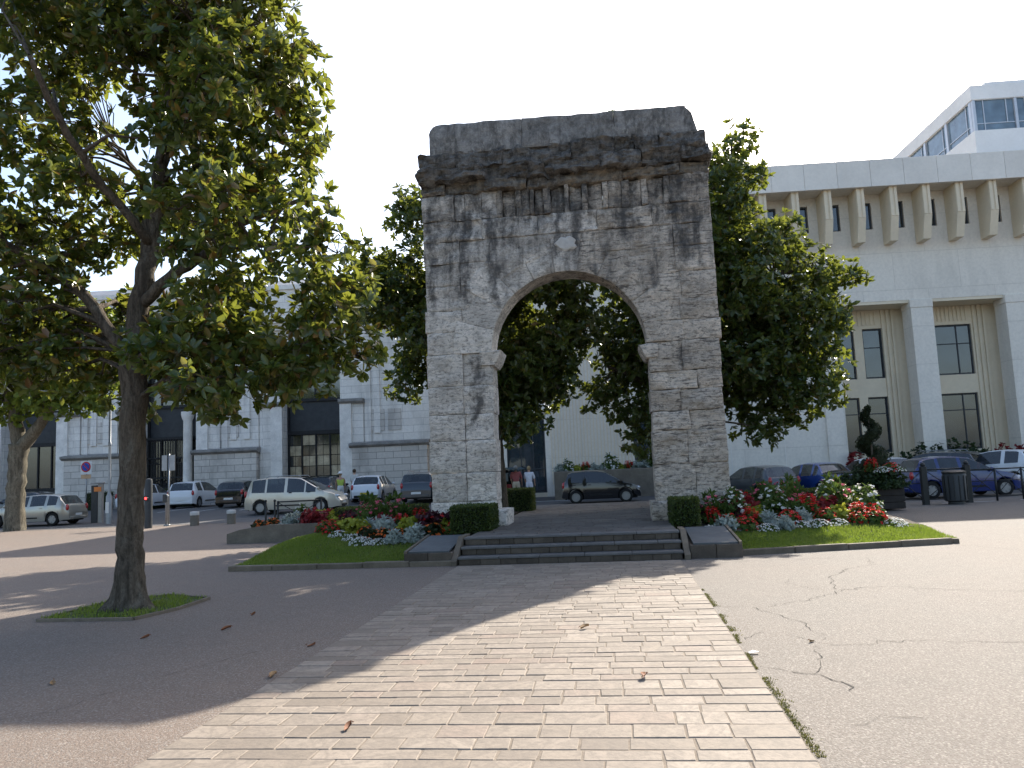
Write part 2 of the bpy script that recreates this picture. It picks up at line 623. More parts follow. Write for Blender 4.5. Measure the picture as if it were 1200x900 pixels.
slate_m = mk('ramp_slab', (0.095, 0.105, 0.11), 0.7, 0.16, 3, 0.3, 30, 0.008)
soil_m = mk('soil', (0.06, 0.046, 0.033), 0.95, 0.3, 6, 0.8, 30, 0.03)
turf_m = mk('turf', (0.062, 0.085, 0.022), 0.95, 0.3, 5, 0.8, 60, 0.03)
concrete = mk('old_concrete', (0.165, 0.142, 0.112), 0.9, 0.22, 2.5, 0.5, 25, 0.01)
black_metal = mk('black_metal', (0.018, 0.02, 0.02), 0.45, 0.2, 6, 0.1, 60, 0.003, metallic=0.3, spec=0.5)
grey_metal = mk('grey_metal', (0.28, 0.29, 0.30), 0.45, 0.12, 5, 0.1, 50, 0.003, metallic=0.6, spec=0.5)
anthracite = mk('anthracite_metal', (0.05, 0.053, 0.055), 0.5, 0.15, 5, 0.1, 50, 0.003, metallic=0.2)
white_line = mk('road_paint', (0.62, 0.62, 0.6), 0.8, 0.2, 6, 0.3, 50, 0.004)
bark_m = bark_mat('magnolia_bark', (0.120, 0.098, 0.074), (0.20, 0.18, 0.145))
plane_bark = bark_mat('plane_bark', (0.165, 0.145, 0.108), (0.28, 0.25, 0.19))

# ------------------------------------------------------------------ ground, road
def ground_sheet():
    xs = np.unique(np.concatenate([np.linspace(-900, -60, 8), np.linspace(-60, 60, 61), np.linspace(60, 900, 8)]))
    ys = np.unique(np.concatenate([np.linspace(-400, -10, 6), np.linspace(-10, 60, 71), np.linspace(60, 1500, 10)]))
    v = [(x, y, gz(x, y)) for y in ys for x in xs]
    n = len(xs)
    f = [(j * n + i, j * n + i + 1, (j + 1) * n + i + 1, (j + 1) * n + i) for j in range(len(ys) - 1) for i in range(n - 1)]
    o = put('ground', np_mesh('ground', v, f, asphalt))
    return tag(o, kind='structure')


ground = ground_sheet()


def draped(name, x0, x1, y0, y1, dz, mat, skew=0.0, parent=None):
    xs, ys = np.linspace(x0, x1, 30), np.linspace(y0, y1, 24)
    v = [(x, y + skew * x, gz(x, y + skew * x) + dz) for y in ys for x in xs]
    f = [(j * 30 + i, j * 30 + i + 1, (j + 1) * 30 + i + 1, (j + 1) * 30 + i) for j in range(23) for i in range(29)]
    return put(name, np_mesh(name, v, f, mat), parent)


road = tag(draped('road', -70, 60, 31.8, 47.4, 0.005, road_m, 0.03), kind='structure')
for (x, y, rz, L_) in ((-21.9, 42.0, 1.35, 3.6), (-24.4, 42.2, 1.35, 3.6), (-19.4, 41.6, 1.35, 3.6), (-3.4, 38.2, 0.1, 3.2), (-5.0, 33.5, 0.05, 1.8), (11.0, 27.2, 0.12, 1.7), (13.6, 27.6, 0.12, 1.9)):
    q = MB()
    n = 6
    vs = []
    for i in range(n + 1):
        t = -L_ / 2 + L_ * i / n
        for w in (-.06, .06):
            px, py = x + t * math.cos(rz) - w * math.sin(rz), y + t * math.sin(rz) + w * math.cos(rz)
            vs.append((px, py, gz(px, py) + 0.010))
    q.add(vs, [(2 * i, 2 * i + 2, 2 * i + 3, 2 * i + 1) for i in range(n)])
    q.build('road_marking', white_line, road)

# ------------------------------------------------------------------ walkway of stone slabs
PX0, PX1 = -2.86, 0.96
walk = tag(put('walkway', MB().box(PX0, PX1, 1.2, 13.86, -0.05, 0.004).mesh('walkway', joint_m)), kind='structure')


def slab_rows():
    rows = []
    y = 1.3
    rnd = random.Random(3)
    while y < 13.8:
        d = rnd.choice((0.15, 0.17, 0.19, 0.20, 0.22, 0.25))
        y1 = min(y + d, 13.84)
        x = PX0
        cuts = [x]
        while x < PX1 - 0.30:
            x += rnd.uniform(0.22, 0.46) if rnd.random() > .12 else rnd.uniform(0.15, .22)
            if PX1 - x > 0.18:
                cuts.append(min(x, PX1))
        if cuts[-1] < PX1:
            cuts.append(PX1)
        rows.append((y, y1, cuts))
        y = y1
    return rows


slabs = [(cuts[i], cuts[i + 1], y0, y1) for (y0, y1, cuts) in slab_rows() for i in range(len(cuts) - 1)]
slabs.sort(key=lambda s: (0 if s[2] > 4.0 else 1, s[2]))
_rnd = random.Random(5)
_rest_v, _rest_f, _rest_t = [], [], []
for i, (x0, x1, y0, y1) in enumerate(slabs):
    g = _rnd.uniform(0.0025, 0.006)
    h = 0.0085 + _rnd.uniform(-0.0025, 0.003)
    cx, cy = (x0 + x1) / 2, (y0 + y1) / 2
    hx, hy = (x1 - x0) / 2 - g, (y1 - y0) / 2 - g
    b = MB().cbox(-hx, hx, -hy, hy, -0.03, h, 0.006)
    jit = [(_rnd.uniform(-.005, .005), _rnd.uniform(-.005, .005)) for _ in range(4)]
    tilt = (_rnd.uniform(-.005, .005), _rnd.uniform(-.006, .006))
    b.v = [(p[0] + jit[(p[0] > 0) * 2 + (p[1] > 0)][0], p[1] + jit[(p[0] > 0) * 2 + (p[1] > 0)][1], p[2] + tilt[0] * p[0] + tilt[1] * p[1]) for p in b.v]
    if i < 300:
        o = b.build('paving_slab', slab_obj, walk)
        o.location = (cx, cy, 0)
    else:
        k = len(_rest_v)
        _rest_v += [(p[0] + cx, p[1] + cy, p[2]) for p in b.v]
        t = _rnd.random()
        _rest_t += [t] * len(b.v)
        _rest_f += [tuple(a + k for a in q) for q in b.f]
_me = bpy.data.meshes.new('paving_slabs_far')
_me.from_pydata(_rest_v, [], _rest_f)
_at = _me.attributes.new('tone', 'FLOAT', 'POINT')
_at.data.foreach_set('value', np.array(_rest_t, dtype=np.float32))
_me.materials.append(slab_far)
tag(put('paving_beyond', _me, walk), kind='stuff')

# cracks in the asphalt: thin ragged furrows filled with dark dirt
crack_m = mk('crack_dirt', (0.045, 0.04, 0.034), 0.95, 0.2, 20, 0.3, 80)


def crack(pts, w=0.012, seed=0):
    rnd = random.Random(seed)
    path = []
    for (a, b) in zip(pts[:-1], pts[1:]):
        n = max(3, int(math.dist(a, b) / 0.07))
        for i in range(n):
            t = i / n
            path.append((a[0] + (b[0] - a[0]) * t + rnd.gauss(0, .022), a[1] + (b[1] - a[1]) * t + rnd.gauss(0, .028)))
    path.append(pts[-1])
    v, f = [], []
    for i, p in enumerate(path):
        q = path[min(i + 1, len(path) - 1)]
        o = path[max(i - 1, 0)]
        dx, dy = q[0] - o[0], q[1] - o[1]
        l = math.hypot(dx, dy) or 1
        ww = .55 * w * rnd.uniform(.15, 1.1) * (0.3 if i in (0, len(path) - 1) else 1)
        v += [(p[0] - dy / l * ww, p[1] + dx / l * ww, 0.0045), (p[0] + dy / l * ww, p[1] - dx / l * ww, 0.0045)]
    f = [(2 * i, 2 * i + 1, 2 * i + 3, 2 * i + 2) for i in range(len(path) - 1)]
    MB().add(v, f).build('crack', crack_m, ground)


for i, (pts, w) in enumerate([
    ([(2.05, 9.6), (2.6, 10.25), (3.1, 10.5), (3.6, 10.2), (4.5, 9.9), (5.6, 10.3), (7.5, 10.4)], .012),
    ([(2.55, 10.3), (2.75, 11.4), (3.2, 12.2), (3.7, 12.6), (3.8, 13.3)], .010),
    ([(1.0, 7.6), (1.25, 7.9), (1.5, 7.7), (1.75, 7.3), (2.4, 7.45), (3.4, 7.3), (4.6, 7.55), (6.5, 7.4)], .009),
    ([(0.98, 9.3), (1.4, 9.2), (1.7, 8.4), (1.75, 7.9), (1.7, 7.5)], .008),
    ([(1.0, 6.6), (1.35, 6.35), (1.55, 6.05), (1.5, 5.9)], .010), ([(1.3, 5.2), (1.5, 5.35), (1.8, 5.3)], .007),
    ([(1.6, 7.35), (1.55, 6.9), (1.45, 6.6), (1.36, 6.35)], .007),
    ([(1.05, 13.2), (2.2, 13.45), (3.4, 13.5)], .008), ([(5.7, 15.0), (6.3, 13.9), (7.6, 14.0), (12, 14.4)], .010),
    ([(2.4, 10.2), (2.1, 10.9), (2.2, 11.3)], .007), ([(-4.9, 5.0), (-4.2, 5.5), (-3.9, 6.6), (-3.5, 7.4)], .007),
    ([(3.9, 8.5), (5.0, 8.8), (6.0, 8.6)], .006), ([(1.5, 9.2), (1.9, 9.5), (2.1, 9.6)], .007)]):
    crack(pts, w, i)

# ------------------------------------------------------------------ steps, platform, side slabs, kerbs
steps = thing('stone_steps', 'three dark stone steps rising from the paved walkway to the arch', 'steps', (-0.93, 13.9, 0))
for k in range(3):
    y0, z0, z1 = k * 0.33, k * 0.1433, (k + 1) * 0.1433
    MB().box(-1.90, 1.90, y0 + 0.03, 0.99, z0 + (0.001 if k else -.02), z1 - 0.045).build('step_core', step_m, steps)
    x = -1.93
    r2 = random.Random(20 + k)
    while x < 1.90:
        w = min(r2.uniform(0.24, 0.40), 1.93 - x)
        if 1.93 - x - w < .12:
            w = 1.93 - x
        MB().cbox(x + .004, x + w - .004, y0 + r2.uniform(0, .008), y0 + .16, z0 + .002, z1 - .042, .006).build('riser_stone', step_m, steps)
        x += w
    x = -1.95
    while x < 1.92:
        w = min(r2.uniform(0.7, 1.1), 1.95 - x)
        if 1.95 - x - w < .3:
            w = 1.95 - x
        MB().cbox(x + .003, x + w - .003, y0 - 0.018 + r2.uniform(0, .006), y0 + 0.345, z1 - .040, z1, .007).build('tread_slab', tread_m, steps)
        x += w
for sx in (-1, 1):
    MB().prism([(-0.05, -.02), (-0.05, 0.08), (0.70, 0.45), (1.35, 0.45), (1.35, -.02)], sx * 1.96, sx * 2.06, 'x').build('string_wall', kerb_m, steps)

plat = tag(put('platform', MB().box(-2.86, 1.0, 14.90, 27.2, -0.02, 0.415).box(-4.6, -2.861, 16.9, 19.1, -.02, .412).box(1.001, 2.8, 16.9, 19.1, -.02, .412).mesh('platform', joint_m)), kind='structure')
_v, _f, _t = [], [], []
r3 = random.Random(8)
y = 14.92
while y < 27.1:
    d = r3.uniform(.22, .32)
    x = -2.85
    while x < 0.98:
        w = min(r3.uniform(.3, .6), .99 - x)
        if .99 - x - w < .15:
            w = .99 - x
        b = MB().cbox(x + .006, x + w - .006, y + .006, min(y + d, 27.19) - .006, .40, .43 + r3.uniform(-.004, .003), .005)
        k = len(_v)
        _v += b.v
        _f += [tuple(a + k for a in q) for q in b.f]
        _t += [r3.random()] * len(b.v)
        x += w
    y += d
_me = bpy.data.meshes.new('platform_paving')
_me.from_pydata(_v, [], _f)
_me.attributes.new('tone', 'FLOAT', 'POINT').data.foreach_set('value', np.array(_t, dtype=np.float32))
_me.materials.append(dark_slab)
tag(put('platform_paving', _me, plat), kind='stuff')

for sx, nm in ((-1, 'grey sloping slab on a stone plinth beside the steps, next to the shaded lawn'), (1, 'grey sloping slab on a stone plinth beside the steps, next to the sunlit lawn')):
    t = thing('plinth_slab', nm, 'slab', (-0.93 + sx * 2.50, 13.98, 0), 0, 'slabs flanking the steps')
    for i in range(2):
        MB().cbox(-.43 + i * .435, -.002 + i * .435, 0, 0.25, -0.02, 0.225, .01).build('plinth_stone', step_m, t)
    MB().prism([(.26, 0), (1.9, 0), (1.9, .34), (.26, .22)], -.42, .42, 'x').build('plinth_body', step_m, t)
    MB().prism([(0.06, .228), (1.75, .375), (1.75, .40), (0.06, .253)], -.37, .37, 'x').build('top_slab', slate_m, t)
    MB().prism([(0.0, .226), (1.80, .37), (1.80, .42), (0.0, .268)], sx * .385, sx * .43, 'x').build('edge_strip', kerb_m, t)


def kerb_run(name, label, a, b, h=0.12, w=0.14, seg=0.95, z0=-0.05, skip=0):
    L_ = math.dist(a, b)
    t = thing(name, label, 'kerb', (a[0], a[1], 0), math.atan2(b[1] - a[1], b[0] - a[0]))
    n = max(1, round(L_ / seg))
    rr = random.Random(int(abs(a[0] * 97 + b[1] * 31)))
    for i in range(n):
        MB().cbox(i * L_ / n + .004, (i + 1) * L_ / n - .004, rr.uniform(-.006, .006), w + rr.uniform(-.006, .006), z0, h + rr.uniform(-.008, .006), .014).build('kerb_stone', kerb_m, t)
    return t


kerb_run('lawn_kerb', 'low stone kerb along the front of the shaded lawn', (-7.2, 14.02), (-2.9, 13.90), .10)
kerb_run('lawn_kerb', 'low stone kerb along the front of the sunlit lawn', (1.06, 13.98), (5.78, 15.10), .10)
kerb_run('lawn_kerb', 'short stone kerb closing the end of the sunlit lawn', (5.90, 15.12), (6.5, 22.3), .09, .12)
kerb_run('lawn_kerb', 'stone kerb running back along the shaded lawn to the concrete wall', (-8.25, 20.5), (-7.22, 14.18), .08, .1)

# ------------------------------------------------------------------ raised beds (turf in front, soil behind)
def bed_z(x, y, side):
    front = 14.15 if side < 0 else 14.0 + max(0, (x - 1.06)) * .24
    t = max(0.0, min(1.0, (y - front) / 3.4))
    edge = (x + 7.3 + (y - 14.2) * .16) if side < 0 else (6.0 + (y - 15) * .075 - x)
    e = max(0.0, min(1.0, edge / 1.2))
    back = max(0.0, min(1.0, (27.0 - y) / 1.5))
    return 0.06 + 0.36 * t * t * (3 - 2 * t) * (0.25 + .75 * e) * back


def bed(name, side, inside, mat, y0, y1, dz=0.0):
    xs = np.arange(-8.6, -2.85, 0.15) if side < 0 else np.arange(1.03, 6.7, 0.15)
    ys = np.arange(y0, y1, 0.15)
    v, f, idx = [], [], {}
    for j, y in enumerate(ys):
        for i, x in enumerate(xs):
            idx[(i, j)] = len(v)
            v.append((x, y, bed_z(x, y, side) + dz + 0.012 * fbm((x * 2, y * 2, 0))))
    for j in range(len(ys) - 1):
        for i in range(len(xs) - 1):
            if inside(xs[i] + .07, ys[j] + .07):
                f.append((idx[(i, j)], idx[(i + 1, j)], idx[(i + 1, j + 1)], idx[(i, j + 1)]))
    o = put(name, np_mesh(name, v, f, mat, smooth=True))
    return tag(o, kind='structure')


def in_left(x, y):
    return 14.12 < y < 27 and x > -7.15 - (y - 14.2) * .165 and x < -2.92 and not (x > -3.95 and y < 15.8) and not (y > 20.3 and x < -3.0 - 5 and True)


def in_right(x, y):
    return y > 14.1 + max(0, x - 1.06) * .237 and x < 5.9 + (y - 15.1) * .083 and x > 1.05 and y < 27 and not (x < 2.1 and y < 15.9)


bed_left_back = 16.6
lawn_left = bed('lawn_ground', -1, lambda x, y: in_left(x, y) and y < 20.4, turf_m, 14.1, 20.6)
lawn_right = bed('lawn_ground', 1, lambda x, y: in_right(x, y) and y < 17.6, turf_m, 14.1, 17.9)
soil_left = bed('bed_soil', -1, lambda x, y: in_left(x, y) and y > 15.7 + max(0, -5.2 - x) * 1.1, soil_m, 15.4, 27.0, .02)
soil_right = bed('bed_soil', 1, lambda x, y: in_right(x, y) and y > 16.0 + max(0, x - 2.5) * .25, soil_m, 15.8, 27.0, .02)

# ------------------------------------------------------------------ the Roman arch
def arch_material(name, **kw):
    m = arch_stone(name, **kw)
    # single dark water runs seen on the monument (local x, half width, low z, high z)
    nt = m.node_tree
    bs = nt.nodes['Principled BSDF']
    col = bs.inputs['Base Color'].links[0].from_socket
    tc = nt.nodes.new('ShaderNodeTexCoord')
    sep = nt.nodes.new('ShaderNodeSeparateXYZ')
    nt.links.new(tc.outputs['Object'], sep.inputs[0])
    nz = noise_n(nt, coords(nt, (2.5, 2.5, 1.0)), 2.2, 6, 0.65, .3)
    xw = math_n(nt, 'ADD', sep.outputs[0], math_n(nt, 'MULTIPLY', math_n(nt, 'SUBTRACT', noise_n(nt, coords(nt, (1, 1, .8)), 1.7, 5, .65), .5), .7))
    fz = noise_n(nt, coords(nt, (1, 1, 1.4)), 9.0, 6, .7)
    total = None
    for (x0, w, za, zb) in ((-2.13, .42, 1.9, 3.95), (-1.62, .42, 4.5, 7.4), (-2.3, .4, 4.6, 7.4), (-3.1, .35, 4.7, 7.4), (-.15, .3, 5.6, 7.4), (.35, .35, 5.7, 7.4), (2.7, .7, 5.3, 7.8), (2.45, .3, 3.0, 3.9), (1.4, .6, 5.9, 7.5)):
        d = math_n(nt, 'ABSOLUTE', math_n(nt, 'SUBTRACT', xw, x0))
        a = math_n(nt, 'SUBTRACT', 1.0, math_n(nt, 'DIVIDE', d, w), True)
        up = math_n(nt, 'MULTIPLY', math_n(nt, 'SUBTRACT', sep.outputs[2], za), 2.2, True)
        dn = math_n(nt, 'MULTIPLY', math_n(nt, 'SUBTRACT', zb, sep.outputs[2]), 4.0, True)
        k = math_n(nt, 'MULTIPLY', math_n(nt, 'MULTIPLY', a, up), dn)
        total = k if total is None else math_n(nt, 'MAXIMUM', total, k)
    k = math_n(nt, 'MULTIPLY', math_n(nt, 'SUBTRACT', math_n(nt, 'ADD', math_n(nt, 'ADD', math_n(nt, 'MULTIPLY', total, .62), nz), math_n(nt, 'MULTIPLY', fz, .6)), 1.13), 3.2, True)
    nt.links.new(mixc(nt, math_n(nt, 'MULTIPLY', k, .85), col, (0.075, 0.072, 0.07)), bs.inputs['Base Color'])
    return m


st_left = arch_material('arch_limestone', pale=(0.72, 0.655, 0.575), crust_lo=3.6, crust_hi=6.6, rough_bed=.55, ochre=.25)
st_right = arch_material('arch_limestone_rough', pale=(0.67, 0.58, 0.48), crust_lo=3.2, crust_hi=6.8, rough_bed=1.2, ochre=.5)
st_top = arch_stone('arch_crusted_stone', pale=(0.27, 0.25, 0.225), crust_lo=1.0, crust_hi=5.0, crust_max=.9, rough_bed=1.3, ochre=.8)
st_low = arch_stone('arch_ochre_stone', pale=(0.32, 0.26, 0.19), crust_lo=3.0, crust_hi=8.0, crust_max=.85, rough_bed=1.1, ochre=.9)
st_attic = arch_stone('arch_attic_stone', pale=(0.31, 0.295, 0.275), crust_lo=2.0, crust_hi=8.0, crust_max=.8, rough_bed=.35, ochre=.15)
white_patch = mk('new_stone_patch', (0.50, 0.475, 0.44), .9, .12, 6, .4, 30)

ACX, AY, AZ = -0.92, 17.5, 0.43
arch = thing('roman_arch', 'tall weathered grey limestone Roman arch standing alone on the platform', 'arch', (ACX, AY, AZ))


def stone(name, mapf, yf, yb, w, h, mat, amp=0.02, seed=0.0, cham=0.016, cell=0.06, gap=0.004, mid=None):
    """one block: front face a displaced grid over mapf(u, v) -> (x, z) in world x/z; sides run back to yb"""
    nu, nv = max(2, int(w / cell)), max(2, int(h / cell))
    eu, ev = min(.3, .03 / w), min(.3, .03 / h)
    us = [0] + list(np.linspace(eu, 1 - eu, nu)) + [1]
    vs = [0] + list(np.linspace(ev, 1 - ev, nv)) + [1]
    gu, gv = gap / w, gap / h
    V, F = [], []
    nU, nV = len(us), len(vs)
    for j, v in enumerate(vs):
        for i, u in enumerate(us):
            x, z = mapf(gu + u * (1 - 2 * gu), gv + v * (1 - 2 * gv))
            edge = (i in (0, nU - 1)) or (j in (0, nV - 1))
            er = fbm((x * .9, z * .9, 3.3), 3)
            d = amp * (1.3 * fbm((x * 1.1 + seed, z * 2.6, seed), 5) + .7 * fbm((x * 5, z * 9, seed), 3)) * (1 + .8 * max(0, er)) + .05 * max(0, er - .15)
            if edge:
                d += cham * (1 + .8 * fbm((x * 3, z * 3, seed + 4)))
                kj = .9 if amp > .05 else .45
                x += kj * amp * fbm((x * 3, z * 3, 7 + seed))
                z += kj * amp * fbm((x * 3, z * 3, 17 + seed))
            V.append((x - ACX, yf + d - AY, z - AZ))
    idx = lambda i, j: j * nU + i
    for j in range(nV - 1):
        for i in range(nU - 1):
            F.append((idx(i, j), idx(i + 1, j), idx(i + 1, j + 1), idx(i, j + 1)))
    loop = [idx(i, 0) for i in range(nU)] + [idx(nU - 1, j) for j in range(1, nV)] + [idx(i, nV - 1) for i in range(nU - 2, -1, -1)] + [idx(0, j) for j in range(nV - 2, 0, -1)]
    prev = loop
    for k in range(1, 6):
        t = k / 5
        cur = []
        for q in loop:
            x, y, z = V[q]
            yy = y + (yb - AY - y) * t
            cur.append(len(V))
            e = .5 * amp * fbm((x * 3, yy * 4, z * 3 + seed)) * (0 if k == 5 else 1)
            V.append((x + e, yy, z + e * .5))
        for a in range(len(loop)):
            b = (a + 1) % len(loop)
            F.append((prev[b], prev[a], cur[a], cur[b]))
        prev = cur
    F.append(tuple(prev))
    me = bpy.data.meshes.new(name)
    me.from_pydata(V, [], F)
    me.materials.append(mat)
    me.polygons.foreach_set('use_smooth', np.ones(len(F), dtype=bool))
    try:
        me.set_sharp_from_angle(angle=R(40))
    except Exception:
        pass
    me.update()
    return put(name, me, arch)


def rect(x0, x1, z0, z1):
    return lambda u, v: (x0 + u * (x1 - x0), z0 + v * (z1 - z0))


YB = 18.32
rs = random.Random(4)
# left pier
lz = [0.43, 0.98, 1.62, 2.34, 2.93, 3.57, 4.30]
for a, b in zip(lz[:-1], lz[1:]):
    e0 = rs.uniform(-.03, .03)
    sx = -3.36 + rs.uniform(-.015, .015)
    stone('arch_block', rect(-4.17 + e0, sx, a, b), 17.50 + rs.uniform(0, .012), YB, .8, b - a, st_left, .020, rs.uniform(0, 50))
    stone('arch_block', rect(sx, -2.69 + rs.uniform(-.015, .015), a, b), 17.535 + rs.uniform(0, .012), YB, .67, b - a, st_left, .026, rs.uniform(0, 50))
# right pier
rz_ = [0.43, 0.85, 1.61, 2.34, 2.76, 3.23, 3.64, 4.30]
for k, (a, b) in enumerate(zip(rz_[:-1], rz_[1:])):
    s = 1.55 + rs.uniform(-.25, .3)
    stone('arch_block', rect(.79 + rs.uniform(-.02, .02), s, a, b), 17.50 + rs.uniform(0, .02), YB, s - .79, b - a, st_right, .036, rs.uniform(0, 50))
    stone('arch_block', rect(s, 2.37 + rs.uniform(-.04, .03), a, b), 17.50 + rs.uniform(0, .02), YB, 2.37 - s, b - a, st_right, .036, rs.uniform(0, 50))
# imposts and footing stones
def imp(x0, x1, z0, z1, inner):
    def f(u, v):
        x = x0 + u * (x1 - x0)
        k = (u if inner > 0 else 1 - u)
        zz = z0 + v * (z1 - z0)
        sh = .10 * (1 - v) ** 1.6 * max(0, k - .45) / .55
        return (x - inner * sh * 1.6, zz)
    return f


stone('impost', imp(-2.95, -2.46, 3.98, 4.33, 1), 17.46, YB + .05, .49, .35, st_left, .03, 3.0, .05, .05)
stone('impost', imp(.60, 1.02, 3.93, 4.27, -1), 17.47, YB + .05, .42, .34, st_right, .035, 9.0, .05, .05)
stone('footing_stone', rect(-2.72, -2.44, .43, .78), 17.30, YB + .1, .28, .35, st_left, .02, 13.0, .03)
stone('footing_stone', rect(.66, 1.05, .43, .83), 17.22, YB + .1, .39, .4, st_right, .02, 16.0, .03)
# voussoirs
ZC, R0, R1, CX = 4.30, 1.73, 2.16, -0.945
nv_ = 11
cuts = [math.pi * i / nv_ + (rs.uniform(-.02, .02) if 0 < i < nv_ else 0) for i in range(nv_ + 1)]
for i in range(nv_):
    a0, a1 = cuts[i], cuts[i + 1]
    ro = rs.choice((2.24, 2.42, 2.6, 2.75))
    def vf(u, v, a0=a0, a1=a1, ro=ro):
        th = a1 + (a0 - a1) * u
        r = R0 + (ro - R0) * v
        return (CX + r * math.cos(th), ZC + r * math.sin(th))
    stone('voussoir', vf, 17.497 + rs.uniform(0, .006), YB, (a1 - a0) * 2.0, ro - R0, st_left if i > 4 else st_right, .016, rs.uniform(0, 50), .012, .05, .003)
# spandrels, course by course, cut to the ring
def lim(z, side):
    d = R1 ** 2 - (z - ZC) ** 2
    return CX - math.sqrt(d) if (d > 0 and side < 0) else (CX + math.sqrt(d) if d > 0 else CX)


for side, zs, edge, mt in ((-1, [4.30, 4.82, 5.31, 5.87, 6.40, 6.92], -4.17, st_left), (1, [4.30, 4.76, 5.22, 5.84, 6.42, 6.92], 2.38, st_right)):
    for a, b in zip(zs[:-1], zs[1:]):
        e0 = edge + rs.uniform(-.035, .035)
        seam = -3.33 if side < 0 else 1.53 + rs.uniform(-.1, .1)
        def outer(u, v, a=a, b=b, e0=e0, seam=seam, side=side):
            z = a + v * (b - a)
            return ((e0 + u * (seam - e0)) if side < 0 else (seam + u * (e0 - seam)), z)
        stone('arch_block', outer, 17.505 + rs.uniform(0, .015), YB, abs(seam - e0), b - a, mt, .03, rs.uniform(0, 50), .012, .06, .003)
        def inner(u, v, a=a, b=b, seam=seam, side=side):
            z = a + v * (b - a)
            zz = max(z, ZC)
            l = lim(zz, side)
            if zz < ZC + .02:
                l = CX + side * R1
            return ((seam + u * (l - seam)) if side < 0 else (l + u * (seam - l)), z)
        stone('arch_block', inner, 17.512 + rs.uniform(0, .012), YB, 1.0, b - a, mt, .020, rs.uniform(0, 50), .010, .06, .003)
stone('stone_patch', lambda u, v: (-.88 + .24 * (2 * u - 1) * math.sqrt(1 - .5 * (2 * v - 1) ** 2) + .03 * math.sin(9 * v), 6.66 + .17 * (2 * v - 1) * math.sqrt(1 - .5 * (2 * u - 1) ** 2) + .02 * math.sin(11 * u)), 17.478, 17.6, .42, .3, white_patch, .015, 41.0, .03, .04)
# architrave
x = -4.16
while x < 2.3:
    w = min(rs.uniform(.8, 1.4), 2.37 - x)
    if 2.37 - x - w < .4:
        w = 2.37 - x
    stone('architrave_block', rect(x, x + w, 6.92, 7.40), 17.49 + rs.uniform(0, .02), YB, w, .48, st_left if x < -1 else st_right, .04, rs.uniform(0, 50), .014, .05)
    x += w
# frieze: upright strips between sunk panels
fx = [(-4.18, -3.42, 0), (-3.42, -3.17, .02), (-3.17, -2.78, .05), (-2.78, -2.42, .06), (-2.42, -2.28, 0), (-2.28, -1.98, .13), (-1.98, -1.86, 0), (-1.86, -1.66, .09), (-1.66, -1.56, .02), (-1.56, -1.34, .13), (-1.34, -1.18, .0), (-1.18, -.86, .15), (-.86, -.76, .01), (-.76, -.46, .14), (-.46, -.33, .0), (-.33, .0, .14), (0, .12, .01), (.12, .42, .08), (.42, .60, 0), (.60, .86, .10), (.86, 1.0, .0), (1.0, 1.36, .10), (1.36, 1.5, 0), (1.5, 2.36, .01)]
for (a, b, dpt) in fx:
    stone('frieze_panel' if dpt > .05 else 'frieze_strip', rect(a, b, 7.40, 8.04), 17.475 + dpt * .75 + rs.uniform(0, .02), YB, b - a, .64, st_left if a < -2.5 else st_right, .04, rs.uniform(0, 50), .02, .05)
# cornice: three broken courses
for (z0, z1, yf, am, ex) in ((8.02, 8.34, 17.42, .09, -.01), (8.28, 8.66, 17.29, .12, .01), (8.56, 9.0, 17.33, .10, -.05)):
    x = -4.17 - ex
    while x < 2.3:
        w = min(rs.uniform(.35, 1.5), 2.38 + ex - x)
        if 2.38 + ex - x - w < .3:
            w = 2.38 + ex - x
        o_ = rs.uniform(-.05, .07)
        zj, zk = rs.uniform(-.03, .03), rs.uniform(-.05, .02)
        stone('cornice_block', rect(x - .02, x + w + .02, z0 + zj, z1 + zk), yf + o_, YB + .1, w, z1 - z0, st_low if z0 < 8.2 or rs.random() < .2 else st_top, am, rs.uniform(0, 50), .07, .04, .0)
        x += w
# attic slab with worn rounded shoulders
def attic(x0, x1):
    def f(u, v):
        x = x0 + u * (x1 - x0)
        top = 9.70 - .13 * (x + 3.9) / 6.0 + .02 * fbm((x * 1.5, 3, 1))
        dl, dr = x + 3.92, 2.19 - x
        for d, r in ((dl, .26), (dr, .30)):
            if d < r:
                top -= r - math.sqrt(max(0, r * r - (r - max(d, 0)) ** 2))
        z = 8.94 + v * (top - 8.94)
        return (x - (.09 * v if x > 2.0 else 0), z)
    return f


for a, b in ((-3.92, -1.75), (-1.75, .35), (.35, 2.19)):
    stone('attic_stone', attic(a, b), 17.36 + rs.uniform(0, .006), YB + .02, b - a, .75, st_attic, .022, rs.uniform(0, 50), .012, .07, .0012)

# ------------------------------------------------------------------ old thermal building on the far side (left)
limestone_wall = coursed('pale_ashlar', (0.79, 0.75, 0.69), 1.35, 0.46, (0.46, 0.44, 0.41), .6, .012, .08)
plinth_stone_m = coursed('plinth_ashlar', (0.62, 0.575, 0.52), 1.1, 0.42, (0.27, 0.25, 0.22), .75, .018)
ledge_m = mk('weathered_ledge', (0.26, 0.25, 0.235), .9, .25, 2, .5, 20)
trim_stone = mk('pale_trim_stone', (0.76, 0.725, 0.67), .85, .14, 2, .3, 20)
iron_m = mk('dark_iron', (0.022, 0.023, 0.025), .5, .2, 6, .1, 50, metallic=.4)
roof_m = mk('zinc_roof', (0.24, 0.245, 0.25), .5, .15, 1, .2, 10, metallic=.3)
pane_m = glass_mat('old_pane', (0.03, 0.032, 0.03), .08, .1)
pane_w = mk('painted_reflection_pane', (0.40, 0.34, 0.23), .25, .35, 2.5, .1, 4, spec=.8)  # yellowish reflection put into the pane colour
slat_m = mk('dark_panel', (0.035, 0.04, 0.045), .5, .2, 4, .1, 30)

